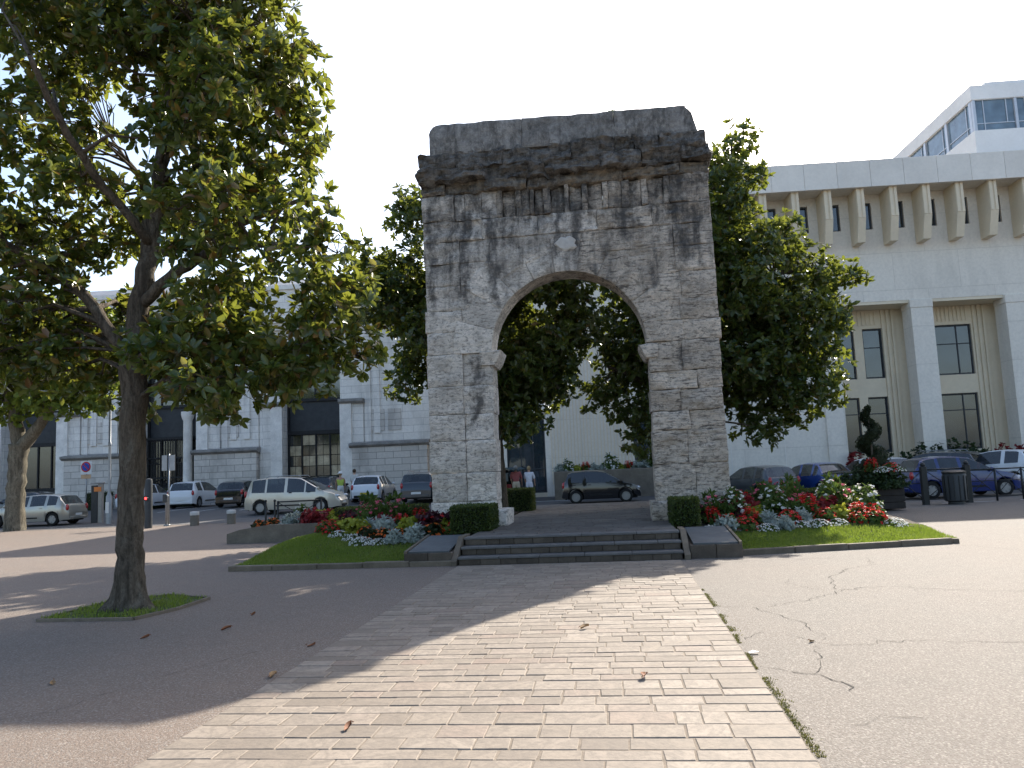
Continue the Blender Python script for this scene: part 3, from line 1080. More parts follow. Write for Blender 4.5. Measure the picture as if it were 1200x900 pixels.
old = thing('thermal_building', 'long pale limestone building with arched glazed bays and projecting plinths', 'building', (-19.77, 49.89, 0.28), R(4))
MOD = 9.6
bays = [-28.7, -19.1, -9.55, 0.05]


def arc(c, r, z, n=14, a0=0.0, a1=math.pi):
    return [(c + r * math.cos(a0 + (a1 - a0) * i / n), z + r * math.sin(a0 + (a1 - a0) * i / n)) for i in range(n + 1)]


for bi, c in enumerate(bays):
    hw = 1.9
    half = MOD / 2
    x0, x1 = c - half, c + half
    if bi == 3:
        x1 = 9.2
    MB().box(x0, c - hw, 0, 2.6, -.3, 8.2).build('wall', limestone_wall, old)
    MB().box(c + hw, x1, 0, 2.6, -.3, 8.2).build('wall', limestone_wall, old)
    MB().prism([(x0, 8.2)] + arc(c, hw, 8.2)[::-1] + [(x1, 8.2), (x1, 11.3), (x0, 11.3)], 0, 2.6).build('wall', limestone_wall, old)
    # archivolt and keystone
    MB().prism(arc(c, hw + .42, 8.2, 16) + arc(c, hw + .02, 8.2, 16)[::-1], -.09, .0).build('archivolt', trim_stone, old)
    MB().prism([(c - .22, 9.95), (c + .22, 9.95), (c + .34, 11.0), (c - .34, 11.0)], -.22, -.0).build('keystone', trim_stone, old)
    for s in (-1, 1):
        a, b = sorted((c + s * 1.92, c + s * 3.45))
        MB().box(a, b, -.14, -.002, .0, 6.2).build('pier_facing', limestone_wall, old)
        m_ = c + s * 2.3
        MB().box(m_ - .38, m_ + .38, -.30, -.142, .0, 6.2).build('pilaster', trim_stone, old)
        MB().prism([(-.36, 6.2), (-.50, 6.33), (-.50, 6.5), (-.003, 6.5), (-.003, 6.2)], a - .05, b + .06, 'x').build('impost_ledge', ledge_m, old)
        # pilaster strips on the upper wall
        for k in (3.75, 4.35):
            MB().box(c + s * k - .2, c + s * k + .2, -.10, -.003, 4.2 if k > 4 else 3.6, 10.9).build('wall_strip', limestone_wall, old)
    # glazed bay
    d0 = .7
    w = tag(bpy.data.objects.new('window_frame', MB().box(c - hw, c - hw + .14, d0, d0 + .2, 0, 8.2).box(c + hw - .14, c + hw, d0, d0 + .2, 0, 8.2).box(c - hw, c + hw, d0 - .02, d0 + .22, 4.35, 4.6).box(c - hw, c + hw, d0 - .02, d0 + .22, 6.55, 6.75).box(c - hw, c + hw, d0 - .02, d0 + .22, 1.38, 1.55).prism(arc(c, hw, 8.2, 14) + arc(c, hw - .14, 8.2, 14)[::-1], d0, d0 + .2).mesh('window_frame', iron_m)))
    link(w, old)
    for k in range(1, 4):
        xx = c - hw + k * 2 * hw / 4
        MB().box(xx - .045, xx + .045, d0 + .02, d0 + .15, 1.55, 4.35).build('mullion', iron_m, w)
        MB().box(xx - .045, xx + .045, d0 + .02, d0 + .15, 6.75, 9.6).build('mullion', iron_m, w)
    MB().box(c - hw + .1, c + hw - .1, d0 + .16, d0 + .2, 4.6, 6.55).build('dark_panel', slat_m, w)
    MB().box(c - hw + .1, c + hw - .1, d0 + .1, d0 + .2, 0, 1.38).build('dark_panel', slat_m, w)
    if bi == 3:
        for i in range(4):
            for j in range(4):
                px0 = c - hw + i * 2 * hw / 4 + .06
                pz0 = 1.58 + j * (2.74 / 4)
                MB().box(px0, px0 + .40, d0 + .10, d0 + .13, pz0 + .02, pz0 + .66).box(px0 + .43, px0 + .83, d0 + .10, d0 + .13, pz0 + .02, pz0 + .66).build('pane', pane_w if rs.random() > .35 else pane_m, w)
        MB().box(c - hw + .1, c + hw - .1, d0 + .15, d0 + .17, 1.5, 4.4).build('dark_backing', iron_m, w)
    else:
        for i in range(4):
            px0 = c - hw + i * 2 * hw / 4 + .06
            MB().box(px0, px0 + .83, d0 + .10, d0 + .13, 1.56, 4.34).build('pane', pane_m, w)
    MB().prism([(c - hw + .1, 6.7), (c + hw - .1, 6.7)] + arc(c, hw - .12, 8.2, 12), d0 + .10, d0 + .13).build('pane', pane_m, w)
    # gate bay: wrought iron screen and round column
    if bi == 2:
        MB().lathe([(.42, 0), (.42, .5), (.34, .6), (.30, .8), (.28, 5.6), (.36, 5.75), (.42, 6.0), (.42, 6.2)], (c + 1.15, .15, .0), 16).build('column', trim_stone, old, True, 40)
        gb = MB()
        for k in range(17):
            xx = c - hw + .1 + k * .17
            gb.box(xx - .02, xx + .02, .34, .38, 0.2, 4.6)
        for z in (.35, 1.2, 1.9, 3.2, 4.5):
            gb.box(c - hw, c + hw - 1.1, .33, .39, z - .05, z + .05)
        for k in range(5):
            for z in (1.55, 3.0):
                cc = (c - hw + .45 + k * .55, .33, z)
                ring = [(cc[0] + .2 * math.cos(t), cc[1], cc[2] + .2 * math.sin(t)) for t in np.linspace(0, 2 * math.pi, 13)]
                gb.tube(ring, .028, 5, False)
        gb.build('iron_gate', iron_m, old)
    # plinth blocks between bays
for c in (-33.4, -23.9, -14.3, -4.75 - .05, 4.95):
    if c == -4.8:
        a, b = -7.65, -3.5
    else:
        a, b = c - 2.15, c + 2.75 if c > 0 else c + 2.15
    MB().box(a, b, -.55, -.005, -.3, 3.28).build('plinth', plinth_stone_m, old)
    MB().prism([(-.60, 3.28), (-.80, 3.42), (-.80, 3.55), (-.003, 3.66), (-.003, 3.28)], a - .15, b + .15, 'x').build('plinth_ledge', ledge_m, old)
    MB().box(a - .1, b + .1, -.64, -.552, -.3, .45).build('plinth_base', plinth_stone_m, old)
    mid = (a + b) / 2
    for k in (-1.25, -.15):
        MB().box(mid + k, mid + k + .85, -.07, -.003, 4.35, 5.75).build('wall_panel', plinth_stone_m, old)
MB().box(-34, 9.2, -.25, 2.6, 11.30, 11.55).box(-34, 9.2, -.42, 2.6, 11.552, 11.72).box(-34, 9.2, -.60, 2.6, 11.722, 11.95).build('cornice', trim_stone, old)
MB().box(-34, 9.2, .5, 2.6, 11.952, 14.2).build('attic_wall', limestone_wall, old)
MB().box(-34, 9.2, .35, 2.6, 14.202, 14.5).build('attic_cornice', trim_stone, old)
MB().prism([(1.0, 14.5), (4.5, 15.9), (14.0, 15.9), (14.0, 2.0), (2.61, 2.0), (2.61, 14.5)], -34, 9.2, 'x').build('roof', roof_m, old)
MB().box(-34, 9.2, 2.62, 13.9, -.3, 14.4).build('rear_block', limestone_wall, old)

# ------------------------------------------------------------------ modern building behind the arch (right)
conc_white = coursed('white_concrete', (0.77, 0.71, 0.615), 3.28, 1.95, (0.62, 0.57, 0.49), .25, .012, .015)
conc_cream = mk('cream_concrete', (0.72, 0.62, 0.46), .85, .06, .8, .15, 12)
conc_panel = mk('panel_concrete', (0.77, 0.725, 0.65), .85, .07, .7, .15, 12, obj_var=.04)
win_glass = glass_mat('office_glass', (0.035, 0.048, 0.058), .03, .10)
curtain_m = mk('curtain', (0.35, 0.36, 0.34), .9, .15, 3, .3, 6)
frame_m = mk('window_frame_dark', (0.05, 0.055, 0.06), .5, .1, 5, .05, 40)

mod = thing('modern_building', 'large cream concrete building with square columns, bracketed eaves and recessed windows', 'building', (14.6, 42.2, 0.25), R(4))
UL, UR, DEP = -22.6, 26.0, 14.0


def window(parent, a, b, z0, z1, y, split=None, bar=None, curtain=False):
    """one recessed window: dark frame, panes, bar"""
    fr = .07
    f = MB().box(a, a + fr, y, y + .10, z0, z1).box(b - fr, b, y, y + .10, z0, z1).box(a + fr, b - fr, y, y + .10, z0, z0 + fr).box(a + fr, b - fr, y, y + .10, z1 - fr, z1)
    o = f.build('window_frame', frame_m, parent)
    xs = [a + fr] + ([a + (b - a) * s for s in split] if split else []) + [b - fr]
    zs = [z0 + fr] + ([z0 + (z1 - z0) * s for s in bar] if bar else []) + [z1 - fr]
    for i in range(len(xs) - 1):
        for j in range(len(zs) - 1):
            MB().box(xs[i] + .02, xs[i + 1] - .02, y + .05, y + .07, zs[j] + .02, zs[j + 1] - .02).build('pane', win_glass, o)
    for s in xs[1:-1]:
        MB().box(s - .025, s + .025, y + .01, y + .09, z0 + fr, z1 - fr).build('mullion', frame_m, o)
    for s in zs[1:-1]:
        MB().box(a + fr, b - fr, y + .012, y + .088, s - .025, s + .025).build('transom', frame_m, o)
    if curtain:
        cu = MB()
        n = 24
        pts = [(a + .1 + (b - a - .2) * i / n, y + .28 + .05 * (i % 2)) for i in range(n + 1)]
        for i in range(n):
            cu.add([(pts[i][0], pts[i][1], z0 + .05), (pts[i + 1][0], pts[i + 1][1], z0 + .05), (pts[i + 1][0], pts[i + 1][1], z1 - .1), (pts[i][0], pts[i][1], z1 - .1)], [(0, 1, 2, 3)])
        cu.build('curtain', curtain_m, o)
    return o


# parapet panels
x = UL
while x < UR - .1:
    w = min(1.64, UR - x)
    MB().cbox(x + .006, x + w - .006, -1.45, -1.25, 14.80, 16.20, .01).build('parapet_panel', conc_panel, mod)
    x += w
MB().box(UL, UR, -1.249, 1.5, 14.84, 16.15).build('roof_slab', conc_white, mod)
MB().box(UL, UR, 1.501, DEP, 9.2, 16.0).build('rear_block', conc_white, mod)
# high wall with small windows between brackets
NB = 1.62
bks = [-1.79 + NB * k for k in range(-13, 18)]
bks = [b for b in bks if UL + .5 < b < UR - .5]
MB().box(UL, UR, 0, 1.5, 9.2, 13.0).build('wall', conc_white, mod)
MB().box(UL, UR, 0, 1.5, 14.42, 14.835).build('wall', conc_white, mod)
for b in bks:
    MB().prism([(-1.20, 14.83), (-1.20, 13.25), (-.85, 12.12), (-.003, 12.12), (-.003, 14.83)], b - .19, b + .19, 'x').build('bracket', conc_cream, mod)
    MB().box(b - .18, b - .04, -1.245, -1.202, 13.3, 14.81).build('bracket_rib', conc_cream, mod)
    MB().box(b + .05, b + .18, -1.245, -1.202, 13.3, 14.81).build('bracket_rib', conc_cream, mod)
    nb = b + NB
    wa, wb = b + NB / 2 - .30, b + NB / 2 + .34
    if nb < UR:
        MB().box(b - .66, b + .22, 0, .6, 13.001, 14.419).build('wall', conc_white, mod)
        window(mod, b + .22, nb - .66, 13.0, 14.42, .12)
MB().box(UL, UR, .61, 1.5, 13.001, 14.419).build('wall_core', slat_m, mod)
# columned lower front
MB().box(UL, UR, .02, 1.6, 9.05, 9.198).build('soffit', conc_cream, mod)
RECESS = 1.6
cols = [0.62 + 4.69 * k for k in range(0, 6)]
for c in cols:
    MB().prism([(c, -.30), (c + 1.08, -.30), (c + 1.08, 8.75), (c, 8.75)], -.12, .95).build('column', conc_white, mod)
    MB().cbox(c - .03, c + 1.11, -.15, .98, 8.752, 9.199, .03).build('capital', conc_white, mod)
bay_spans = [(-3.1, .62)] + [(c + 1.08, c + 4.69) for c in cols[:-1]]
MB().box(-3.1, UR, RECESS, RECESS + .4, 8.06, 9.048).build('back_wall', conc_cream, mod)
MB().box(-3.1, UR, RECESS, RECESS + .4, 4.42, 5.4).build('back_wall', conc_cream, mod)
MB().box(-3.1, UR, RECESS, RECESS + .4, -.3, 1.5).build('back_wall', conc_cream, mod)
for bi, (a, b) in enumerate(bay_spans):
    if bi % 2 == 0:
        ws = [(-2.72, -1.70), (-1.25, -.22)] if bi == 0 else [(a + .6, a + 1.6), (a + 2.0, a + 3.0)]
    else:
        ws = [(a + .76, a + 2.66)]
    edges = [a - (0 if bi == 0 else 1.08)]
    for (p, q) in ws:
        edges += [p, q]
    edges.append(b)
    for z0, z1 in ((5.4, 8.06), (1.5, 4.42)):
        for k in range(0, len(edges), 2):
            if edges[k + 1] - edges[k] > .02:
                MB().box(edges[k], edges[k + 1], RECESS, RECESS + .4, z0 + .001, z1 - .001).build('back_wall', conc_cream, mod)
        for (p, q) in ws:
            window(mod, p, q, z0 + .002, z1 - .002, RECESS + .12, [.62] if q - p > 1.5 else None, [.62 if z0 > 4 else .7], z0 < 4)
    # ribs beside and above the windows
    for k in (.30, .55, .80):
        MB().box(b - k - .06, b - k + .06, RECESS - .10, RECESS - .003, -.2, 9.04).build('wall_rib', conc_cream, mod)
    n = 12
    for k in range(n):
        xx = a + .15 + (b - 1.0 - a - .15) * k / n
        MB().box(xx, xx + .09, RECESS - .05, RECESS - .003, 8.25, 9.0).build('wall_rib', conc_cream, mod)
MB().box(-3.1, UR, RECESS + .401, RECESS + .8, -.3, 9.04).build('room_wall', slat_m, mod)
# flush stretch behind the arch, with its own openings
ops = [(-20.3, -18.3, .2, 4.3), (-21.6, -20.75, 1.2, 4.3), (-13.75, -12.4, 1.2, 4.4)]
wx = [(UL, -21.6), (-20.75, -20.3), (-18.3, -13.75), (-12.4, -3.1)]
for a, b in wx:
    MB().box(a, b, .001, .6, -.3, 4.4).build('wall', conc_white, mod)
MB().box(UL, -3.1, .001, .6, 4.401, 9.199).build('wall', conc_white, mod)
MB().box(UL, -3.101, .601, 1.6, -.3, 9.04).build('room_wall', slat_m, mod)
for (a, b, z0, z1) in ops:
    MB().box(a, b, .002, .6, -.3, z0).build('sill_wall', conc_cream, mod)
    if z1 < 4.4:
        MB().box(a, b, .002, .6, z1, 4.4).build('lintel', conc_cream, mod)
    window(mod, a + .002, b - .002, z0, z1, .22, [.36, .68] if b - a > 1.6 else [.5], [.3])
for k in range(26):
    xx = -18.0 + k * .17
    if not (-13.9 < xx < -12.2):
        MB().box(xx, xx + .05, -.035, -.0, .6, 9.1).build('wall_rib', conc_cream, mod)
for xx in (-8.9, -6.2, -11.2):
    MB().box(xx, xx + .05, -.02, -.0, -.2, 9.1).build('wall_joint', conc_panel, mod)
MB().box(-4.05, -3.1, -.12, -.0, -.3, 9.19).build('pier', conc_white, mod)
MB().box(UL, -3.1, .605, DEP, -.3, 9.19).box(-3.1, UR, 2.42, DEP, -.3, 9.19).build('rear_block', conc_white, mod)
# balcony planter seen through the arch
pl = tag(bpy.data.objects.new('entrance_planter', MB().cbox(-17.9, -11.0, -2.4, -1.2, -.3, 1.25, .03).mesh('entrance_planter', concrete)), 'long concrete planter wall in front of the modern building, seen through the arch', 'planter')
link(pl)
pl.location, pl.rotation_euler = mod.location, mod.rotation_euler

# ------------------------------------------------------------------ office block rising behind
tow_m = mk('pale_concrete_block', (0.74, 0.74, 0.72), .85, .06, .5, .15, 8)
tower_glass = glass_mat('blue_office_glass', (0.10, 0.15, 0.19), .03, .1)
alu = mk('aluminium', (0.5, 0.52, 0.55), .4, .06, 4, .05, 30, metallic=.4)
tow = thing('office_block', 'pale office block with wrap-around strip windows rising above the cream roof', 'building', (22.95, 55.36, 0.3), R(4))
A0, A1, TD = 2.35, 26.0, 34.0
MB().box(A0 + .3, A1 - .3, .3, TD - .3, -.3, 25.0).build('core', slat_m, tow)
MB().box(A0, A1, 0, TD, 25.15, 26.15).build('parapet', tow_m, tow)
MB().box(A0 + 1.7, A1, 1.2, TD, 26.152, 26.9).build('roof_upstand', tow_m, tow)
for z0, z1 in ((21.35, 22.95), (17.6, 19.3), (-.3, 15.6)):
    MB().box(A0, A1, 0, TD, z0, z1).build('spandrel_wall', tow_m, tow)
for z0, z1 in ((22.95, 25.15), (19.3, 21.35), (15.6, 17.6)):
    x = A0 + .06
    k = 0
    while x < A1 - .5:
        w = min(2.75, A1 - x)
        MB().box(x + .02, x + .20, .06, .30, z0, z1).build('post', alu, tow)
        f = MB().box(x + .21, x + w + .01, .14, .18, z0 + .5, z0 + .56).box(x + .72, x + .78, .13, .18, z0, z1).box(x + w - .52, x + w - .46, .13, .18, z0 + .56, z1).build('window_frame', alu, tow)
        MB().box(x + .20, x + w + .02, .19, .21, z0, z1).build('pane', tower_glass, f)
        x += w
    y = .3
    while y < TD - .5:
        MB().box(A0 + .06, A0 + .30, y, y + .3, z0, z1).build('post', alu, tow)
        f = MB().box(A0 + .14, A0 + .18, y + .31, y + 3.38, z0 + .5, z0 + .56).box(A0 + .13, A0 + .18, y + .8, y + .86, z0, z1).build('window_frame', alu, tow)
        MB().box(A0 + .19, A0 + .21, y + .30, y + 3.4, z0, z1).build('pane', tower_glass, f)
        y += 3.4

# ------------------------------------------------------------------ foliage
def leaves_np(cen, axis, n_leaf, L, W, th=(35, 95), rg=rng, fold=.28, droop=.12, tone=None, vary=.3):
    """whorls of leaves: cen (K,3), axis (K,3) -> verts, faces, tone; each leaf two quads folded along its midrib"""
    K = len(cen)
    a = axis / np.linalg.norm(axis, axis=1, keepdims=True)
    ref = np.where(np.abs(a[:, 2:3]) < .9, np.array([[0, 0, 1.0]]), np.array([[1.0, 0, 0]]))
    p = np.cross(a, ref)
    p /= np.linalg.norm(p, axis=1, keepdims=True)
    q = np.cross(a, p)
    ph = (np.arange(n_leaf)[None, :] * 2.39996 + rg.uniform(0, 6.28, (K, 1)) + rg.normal(0, .25, (K, n_leaf)))
    t = np.radians(rg.uniform(th[0], th[1], (K, n_leaf)))
    d = a[:, None] * np.cos(t)[..., None] + (p[:, None] * np.cos(ph)[..., None] + q[:, None] * np.sin(ph)[..., None]) * np.sin(t)[..., None]
    s = np.cross(d, a[:, None])
    s /= np.linalg.norm(s, axis=2, keepdims=True) + 1e-9
    # roll each leaf a little about its own midrib
    n = np.cross(s, d)
    ro = rg.normal(0, .5, (K, n_leaf))[..., None]
    s, n = s * np.cos(ro) + n * np.sin(ro), n * np.cos(ro) - s * np.sin(ro)
    l = (L * rg.uniform(1 - vary, 1 + vary, (K, n_leaf)))[..., None]
    w = l * (W / L)
    c = cen[:, None]
    pts = np.stack([c + d * l * .04,
                    c + d * l * .34 + s * w + n * w * fold, c + d * l * .74 + s * w * .82 + n * w * fold * .6 - n * l * droop * .3,
                    c + d * l - n * l * droop,
                    c + d * l * .74 - s * w * .82 + n * w * fold * .6 - n * l * droop * .3, c + d * l * .34 - s * w + n * w * fold], axis=2)
    V = pts.reshape(-1, 3)
    M = K * n_leaf
    b = np.arange(M)[:, None] * 6
    F = np.concatenate([b + np.array([[0, 1, 2, 3]]), b + np.array([[0, 3, 4, 5]])])
    if tone is None:
        tone = np.clip(rg.beta(2, 2.4, M), 0, 1)
    return V, F, np.repeat(tone, 6)


MAG = ((0.0, (0.022, 0.046, 0.013)), (0.35, (0.041, 0.078, 0.020)), (0.62, (0.070, 0.106, 0.025)), (0.80, (0.115, 0.135, 0.032)), (0.90, (0.16, 0.10, 0.03)), (1.0, (0.19, 0.08, 0.026)))
mag_leaf = leaf_mat('magnolia_leaf', MAG, (0.34, 0.36, 0.04), .38, .28, .6)
mag_leaf_b = leaf_mat('magnolia_leaf_far', ((0.0, (0.018, 0.040, 0.012)), (0.4, (0.032, 0.062, 0.017)), (0.7, (0.056, 0.092, 0.023)), (0.92, (0.08, 0.10, 0.024)), (1.0, (0.13, 0.08, 0.026))), (0.33, 0.36, 0.04), .33, .32, .55)
plane_leaf = leaf_mat('plane_tree_leaf', ((0.0, (0.05, 0.085, 0.018)), (0.5, (0.11, 0.16, 0.03)), (1.0, (0.20, 0.24, 0.05))), (0.40, 0.46, 0.06), .42, .5, .3)
box_leaf = leaf_mat('box_hedge_leaf', ((0.0, (0.018, 0.035, 0.008)), (0.5, (0.035, 0.06, 0.014)), (1.0, (0.085, 0.11, 0.02))), (0.25, 0.30, 0.04), .25, .45, .35)
grass_leaf = leaf_mat('grass_blade', ((0.0, (0.075, 0.125, 0.02)), (0.6, (0.135, 0.195, 0.03)), (1.0, (0.25, 0.24, 0.08))), (0.30, 0.40, 0.04), .38, .5, .3)


def sample_env(env, spacing, n_try, rg, hole=-.18, hs=.55):
    vol = np.array([e[3] * e[4] * e[5] for e in env])
    pr = vol / vol.sum()
    out = []
    for _ in range(n_try):
        e = env[rg.choice(len(env), p=pr)]
        d = rg.normal(size=3)
        d /= np.linalg.norm(d)
        r = rg.uniform(0, 1) ** (1 / 2.6)
        p = np.array(e[:3]) + d * r * np.array(e[3:6])
        if fbm((p[0] * hs, p[1] * hs, p[2] * hs + 9), 2) < hole:
            continue
        if any(np.sum((p - o) ** 2) < spacing ** 2 for o in out):
            continue
        out.append(p)
    return out


def tree(name, label, base, limbs, env, leaf, mat, bark, spacing, n_try, clump_r, per_clump, n_leaf, seed, hole=-.18, th=(35, 95), trunk_n=14, flare=None, sq=(1, 1, .85)):
    rg = np.random.default_rng(seed)
    root = thing(name, label, 'tree', base, 0, None)
    bx, by, bz = base
    B = lambda p: (p[0] - bx, p[1] - by, p[2] - bz)
    nodes = []
    tb = MB()
    for k, (pts, radii) in enumerate(limbs):
        # resample smoothly with a slight wander
        P, Rr = [], []
        for i in range(len(pts) - 1):
            p0, p1 = Vector(pts[max(i - 1, 0)]), Vector(pts[i])
            p2, p3 = Vector(pts[i + 1]), Vector(pts[min(i + 2, len(pts) - 1)])
            m = 6
            for j in range(m):
                t = j / m
                c = .5 * ((2 * p1) + (p2 - p0) * t + (2 * p0 - 5 * p1 + 4 * p2 - p3) * t * t + (3 * p1 - p0 - 3 * p2 + p3) * t ** 3)
                w = 0.02 * (0 if (k == 0 and i == 0) else 1)
                P.append(Vector((c.x + rg.normal(0, w), c.y + rg.normal(0, w), c.z)))
                Rr.append((radii[i] * (1 - t) + radii[i + 1] * t) * (1 + .015 * rg.normal()))
        P.append(Vector(pts[-1]))
        Rr.append(radii[-1])
        if k == 0:
            trunk = MB()
            trunk.tube([B(p) for p in P], Rr, 28 if flare else trunk_n)
            if flare:
                n_ = 28
                for i in range(len(P)):
                    z = P[i].z - bz
                    for a in range(n_):
                        v = trunk.v[i * n_ + a]
                        ang = math.atan2(v[1] - (P[i].y - by), v[0] - (P[i].x - bx))
                        f = 1 + flare * math.exp(-max(z, 0) / .16) * (.55 + .45 * math.cos(3 * ang + 1.0) + .3 * math.cos(5 * ang)) + .045 * fbm((math.cos(ang) * 1.4, math.sin(ang) * 1.4, z * 1.2)) + .05 * fbm((math.cos(ang) * 4, math.sin(ang) * 4, z * 6))
                        trunk.v[i * n_ + a] = (P[i].x - bx + (v[0] - P[i].x + bx) * f, P[i].y - by + (v[1] - P[i].y + by) * f, v[2])
        else:
            tb.tube([B(p) for p in P], Rr, 9)
        for p, r in zip(P, Rr):
            if p.z - bz > 1.6:
                nodes.append((np.array(p), r))
    trunk.build('trunk', bark, root, True)
    cl = sample_env(env, spacing, n_try, rg, hole)
    cen, ax = [], []
    nodepos = np.array([n[0] for n in nodes])
    for c in cl:
        dd = np.linalg.norm(nodepos - c, axis=1) + np.maximum(0, nodepos[:, 2] - c[2]) * .9
        k = int(np.argmin(dd))
        p0 = nodepos[k]
        m1 = p0 * .6 + c * .4 + np.array([0, 0, .12 * dd[k]]) + rg.normal(0, .08, 3)
        m2 = p0 * .25 + c * .75 + np.array([0, 0, .08 * dd[k]]) + rg.normal(0, .06, 3)
        r0 = min(nodes[k][1] * .6, .018 + .012 * dd[k])
        tb.tube([B(p) for p in (p0, m1, m2, c)], [r0, r0 * .75, r0 * .5, .008], 5, False)
        R_ = clump_r * rg.uniform(.7, 1.3)
        n = int(per_clump * rg.uniform(.75, 1.25) * (R_ / clump_r) ** 2)
        d = rg.normal(size=(n, 3))
        d /= np.linalg.norm(d, axis=1, keepdims=True)
        rr = rg.uniform(0, 1, (n, 1)) ** (1 / 2.0)
        pos = c + d * rr * R_ * np.array(sq)
        cen.append(pos)
        ax.append(d * .8 + np.array([0, 0, .55]) + rg.normal(0, .45, (n, 3)))
        for j in range(min(n, 7)):
            tb.tube([B(c), B(c * .5 + pos[j] * .5 + np.array([0, 0, .04])), B(pos[j])], [.007, .005, .003], 4, False)
    tb.build('limbs', bark, root, True)
    cen, ax = np.concatenate(cen), np.concatenate(ax)
    K = len(cen)
    # tone: whole clump drifts lighter or darker, plus each leaf
    drift = np.array([.16 * fbm((p[0] * .9, p[1] * .9, p[2] * .9), 2) for p in cen])
    tone = np.clip(rg.beta(2.2, 2.6, (K, n_leaf)) + drift[:, None], 0, 1)
    rust = rg.uniform(size=(K, n_leaf)) < .10
    tone = np.where(rust, rg.uniform(.86, 1, (K, n_leaf)), np.minimum(tone, .86)).ravel()
    V, F, T = leaves_np(cen - np.array(base), ax, n_leaf, leaf[0], leaf[1], th, rg, tone=tone)
    put('crown', np_mesh('crown', V, F, mat, T), root)
    return root


tree('magnolia_tree', 'large magnolia with thick bare trunk growing from a small grass pit', (-6.5, 10.0, 0.0),
     [([(-6.5, 10.0, -.05), (-6.50, 10.0, .5), (-6.52, 10.0, 1.2), (-6.50, 10.0, 2.4), (-6.46, 10.0, 3.4)], [.215, .175, .165, .165, .18]),
      ([(-6.46, 10.0, 3.3), (-6.40, 10.1, 4.6), (-6.30, 10.2, 5.6), (-6.12, 10.1, 6.4), (-6.05, 10.2, 8.0), (-6.2, 10.2, 9.4)], [.165, .135, .12, .10, .07, .03]),
      ([(-6.5, 10.0, 3.2), (-7.05, 9.8, 4.2), (-7.9, 9.6, 4.85), (-8.7, 9.3, 5.6)], [.10, .075, .055, .03]),
      ([(-6.12, 10.1, 6.3), (-5.6, 10.0, 7.1), (-5.0, 9.8, 8.0), (-4.6, 9.7, 8.8)], [.08, .065, .05, .03]),
      ([(-6.4, 10.0, 4.1), (-5.6, 9.8, 4.55), (-4.8, 9.6, 4.7), (-4.1, 9.5, 4.6)], [.09, .07, .05, .03]),
      ([(-6.38, 10.1, 4.8), (-5.5, 10.9, 5.4), (-4.6, 11.5, 6.0)], [.08, .06, .03]),
      ([(-6.45, 10.0, 3.5), (-5.8, 10.7, 3.75), (-5.0, 11.1, 3.5), (-4.3, 11.3, 3.3)], [.08, .06, .05, .025]),
      ([(-6.3, 10.2, 5.5), (-7.0, 10.9, 6.3), (-7.8, 11.4, 7.2)], [.06, .045, .02]),
      ([(-6.35, 10.1, 5.0), (-6.6, 9.0, 5.9), (-6.7, 8.2, 6.8)], [.07, .05, .03])],
     [(-4.80, 10.0, 6.83, 0.88, 1.2, 1.45), (-6.09, 10.3, 7.89, 1.33, 1.3, 0.95), (-7.83, 10.0, 8.22, 0.85, 1.3, 0.67), (-8.00, 10.0, 6.81, 0.73, 1.2, 0.48), (-6.98, 10.5, 5.64, 1.21, 1.2, 0.50), (-4.8, 10.0, 5.02, 1.0, 1.3, 0.95), (-5.2, 10.4, 3.62, 1.45, 1.4, 0.82), (-4.0, 10.3, 3.85, 0.85, 1.1, 0.95), (-8.1, 10.2, 3.9, 0.95, 1.2, 0.65), (-6.71, 10.9, 4.27, 1.0, 1.0, 0.55), (-6.2, 10.0, 10.0, 1.7, 1.7, 1.1), (-4.95, 10.0, 8.75, 0.8, 1.2, 0.9), (-8.14, 10.0, 9.87, 1.09, 1.5, 0.97), (-4.72, 10.0, 2.95, 0.73, 1.2, 0.36), (-6.95, 10.6, 3.25, 0.6, .8, 0.40), (-5.6, 10.2, 6.4, .8, 1.4, .8), (-8.2, 9.7, 5.25, .85, .9, .5), (-7.4, 9.9, 4.75, .6, .8, .35), (-4.3, 10.2, 3.2, .6, .8, .45), (-3.75, 10.4, 4.4, .6, .8, .6)],
     (.145, .033), mag_leaf, bark_m, .47, 3200, .42, 21, 9, 27, -.22, flare=.9)

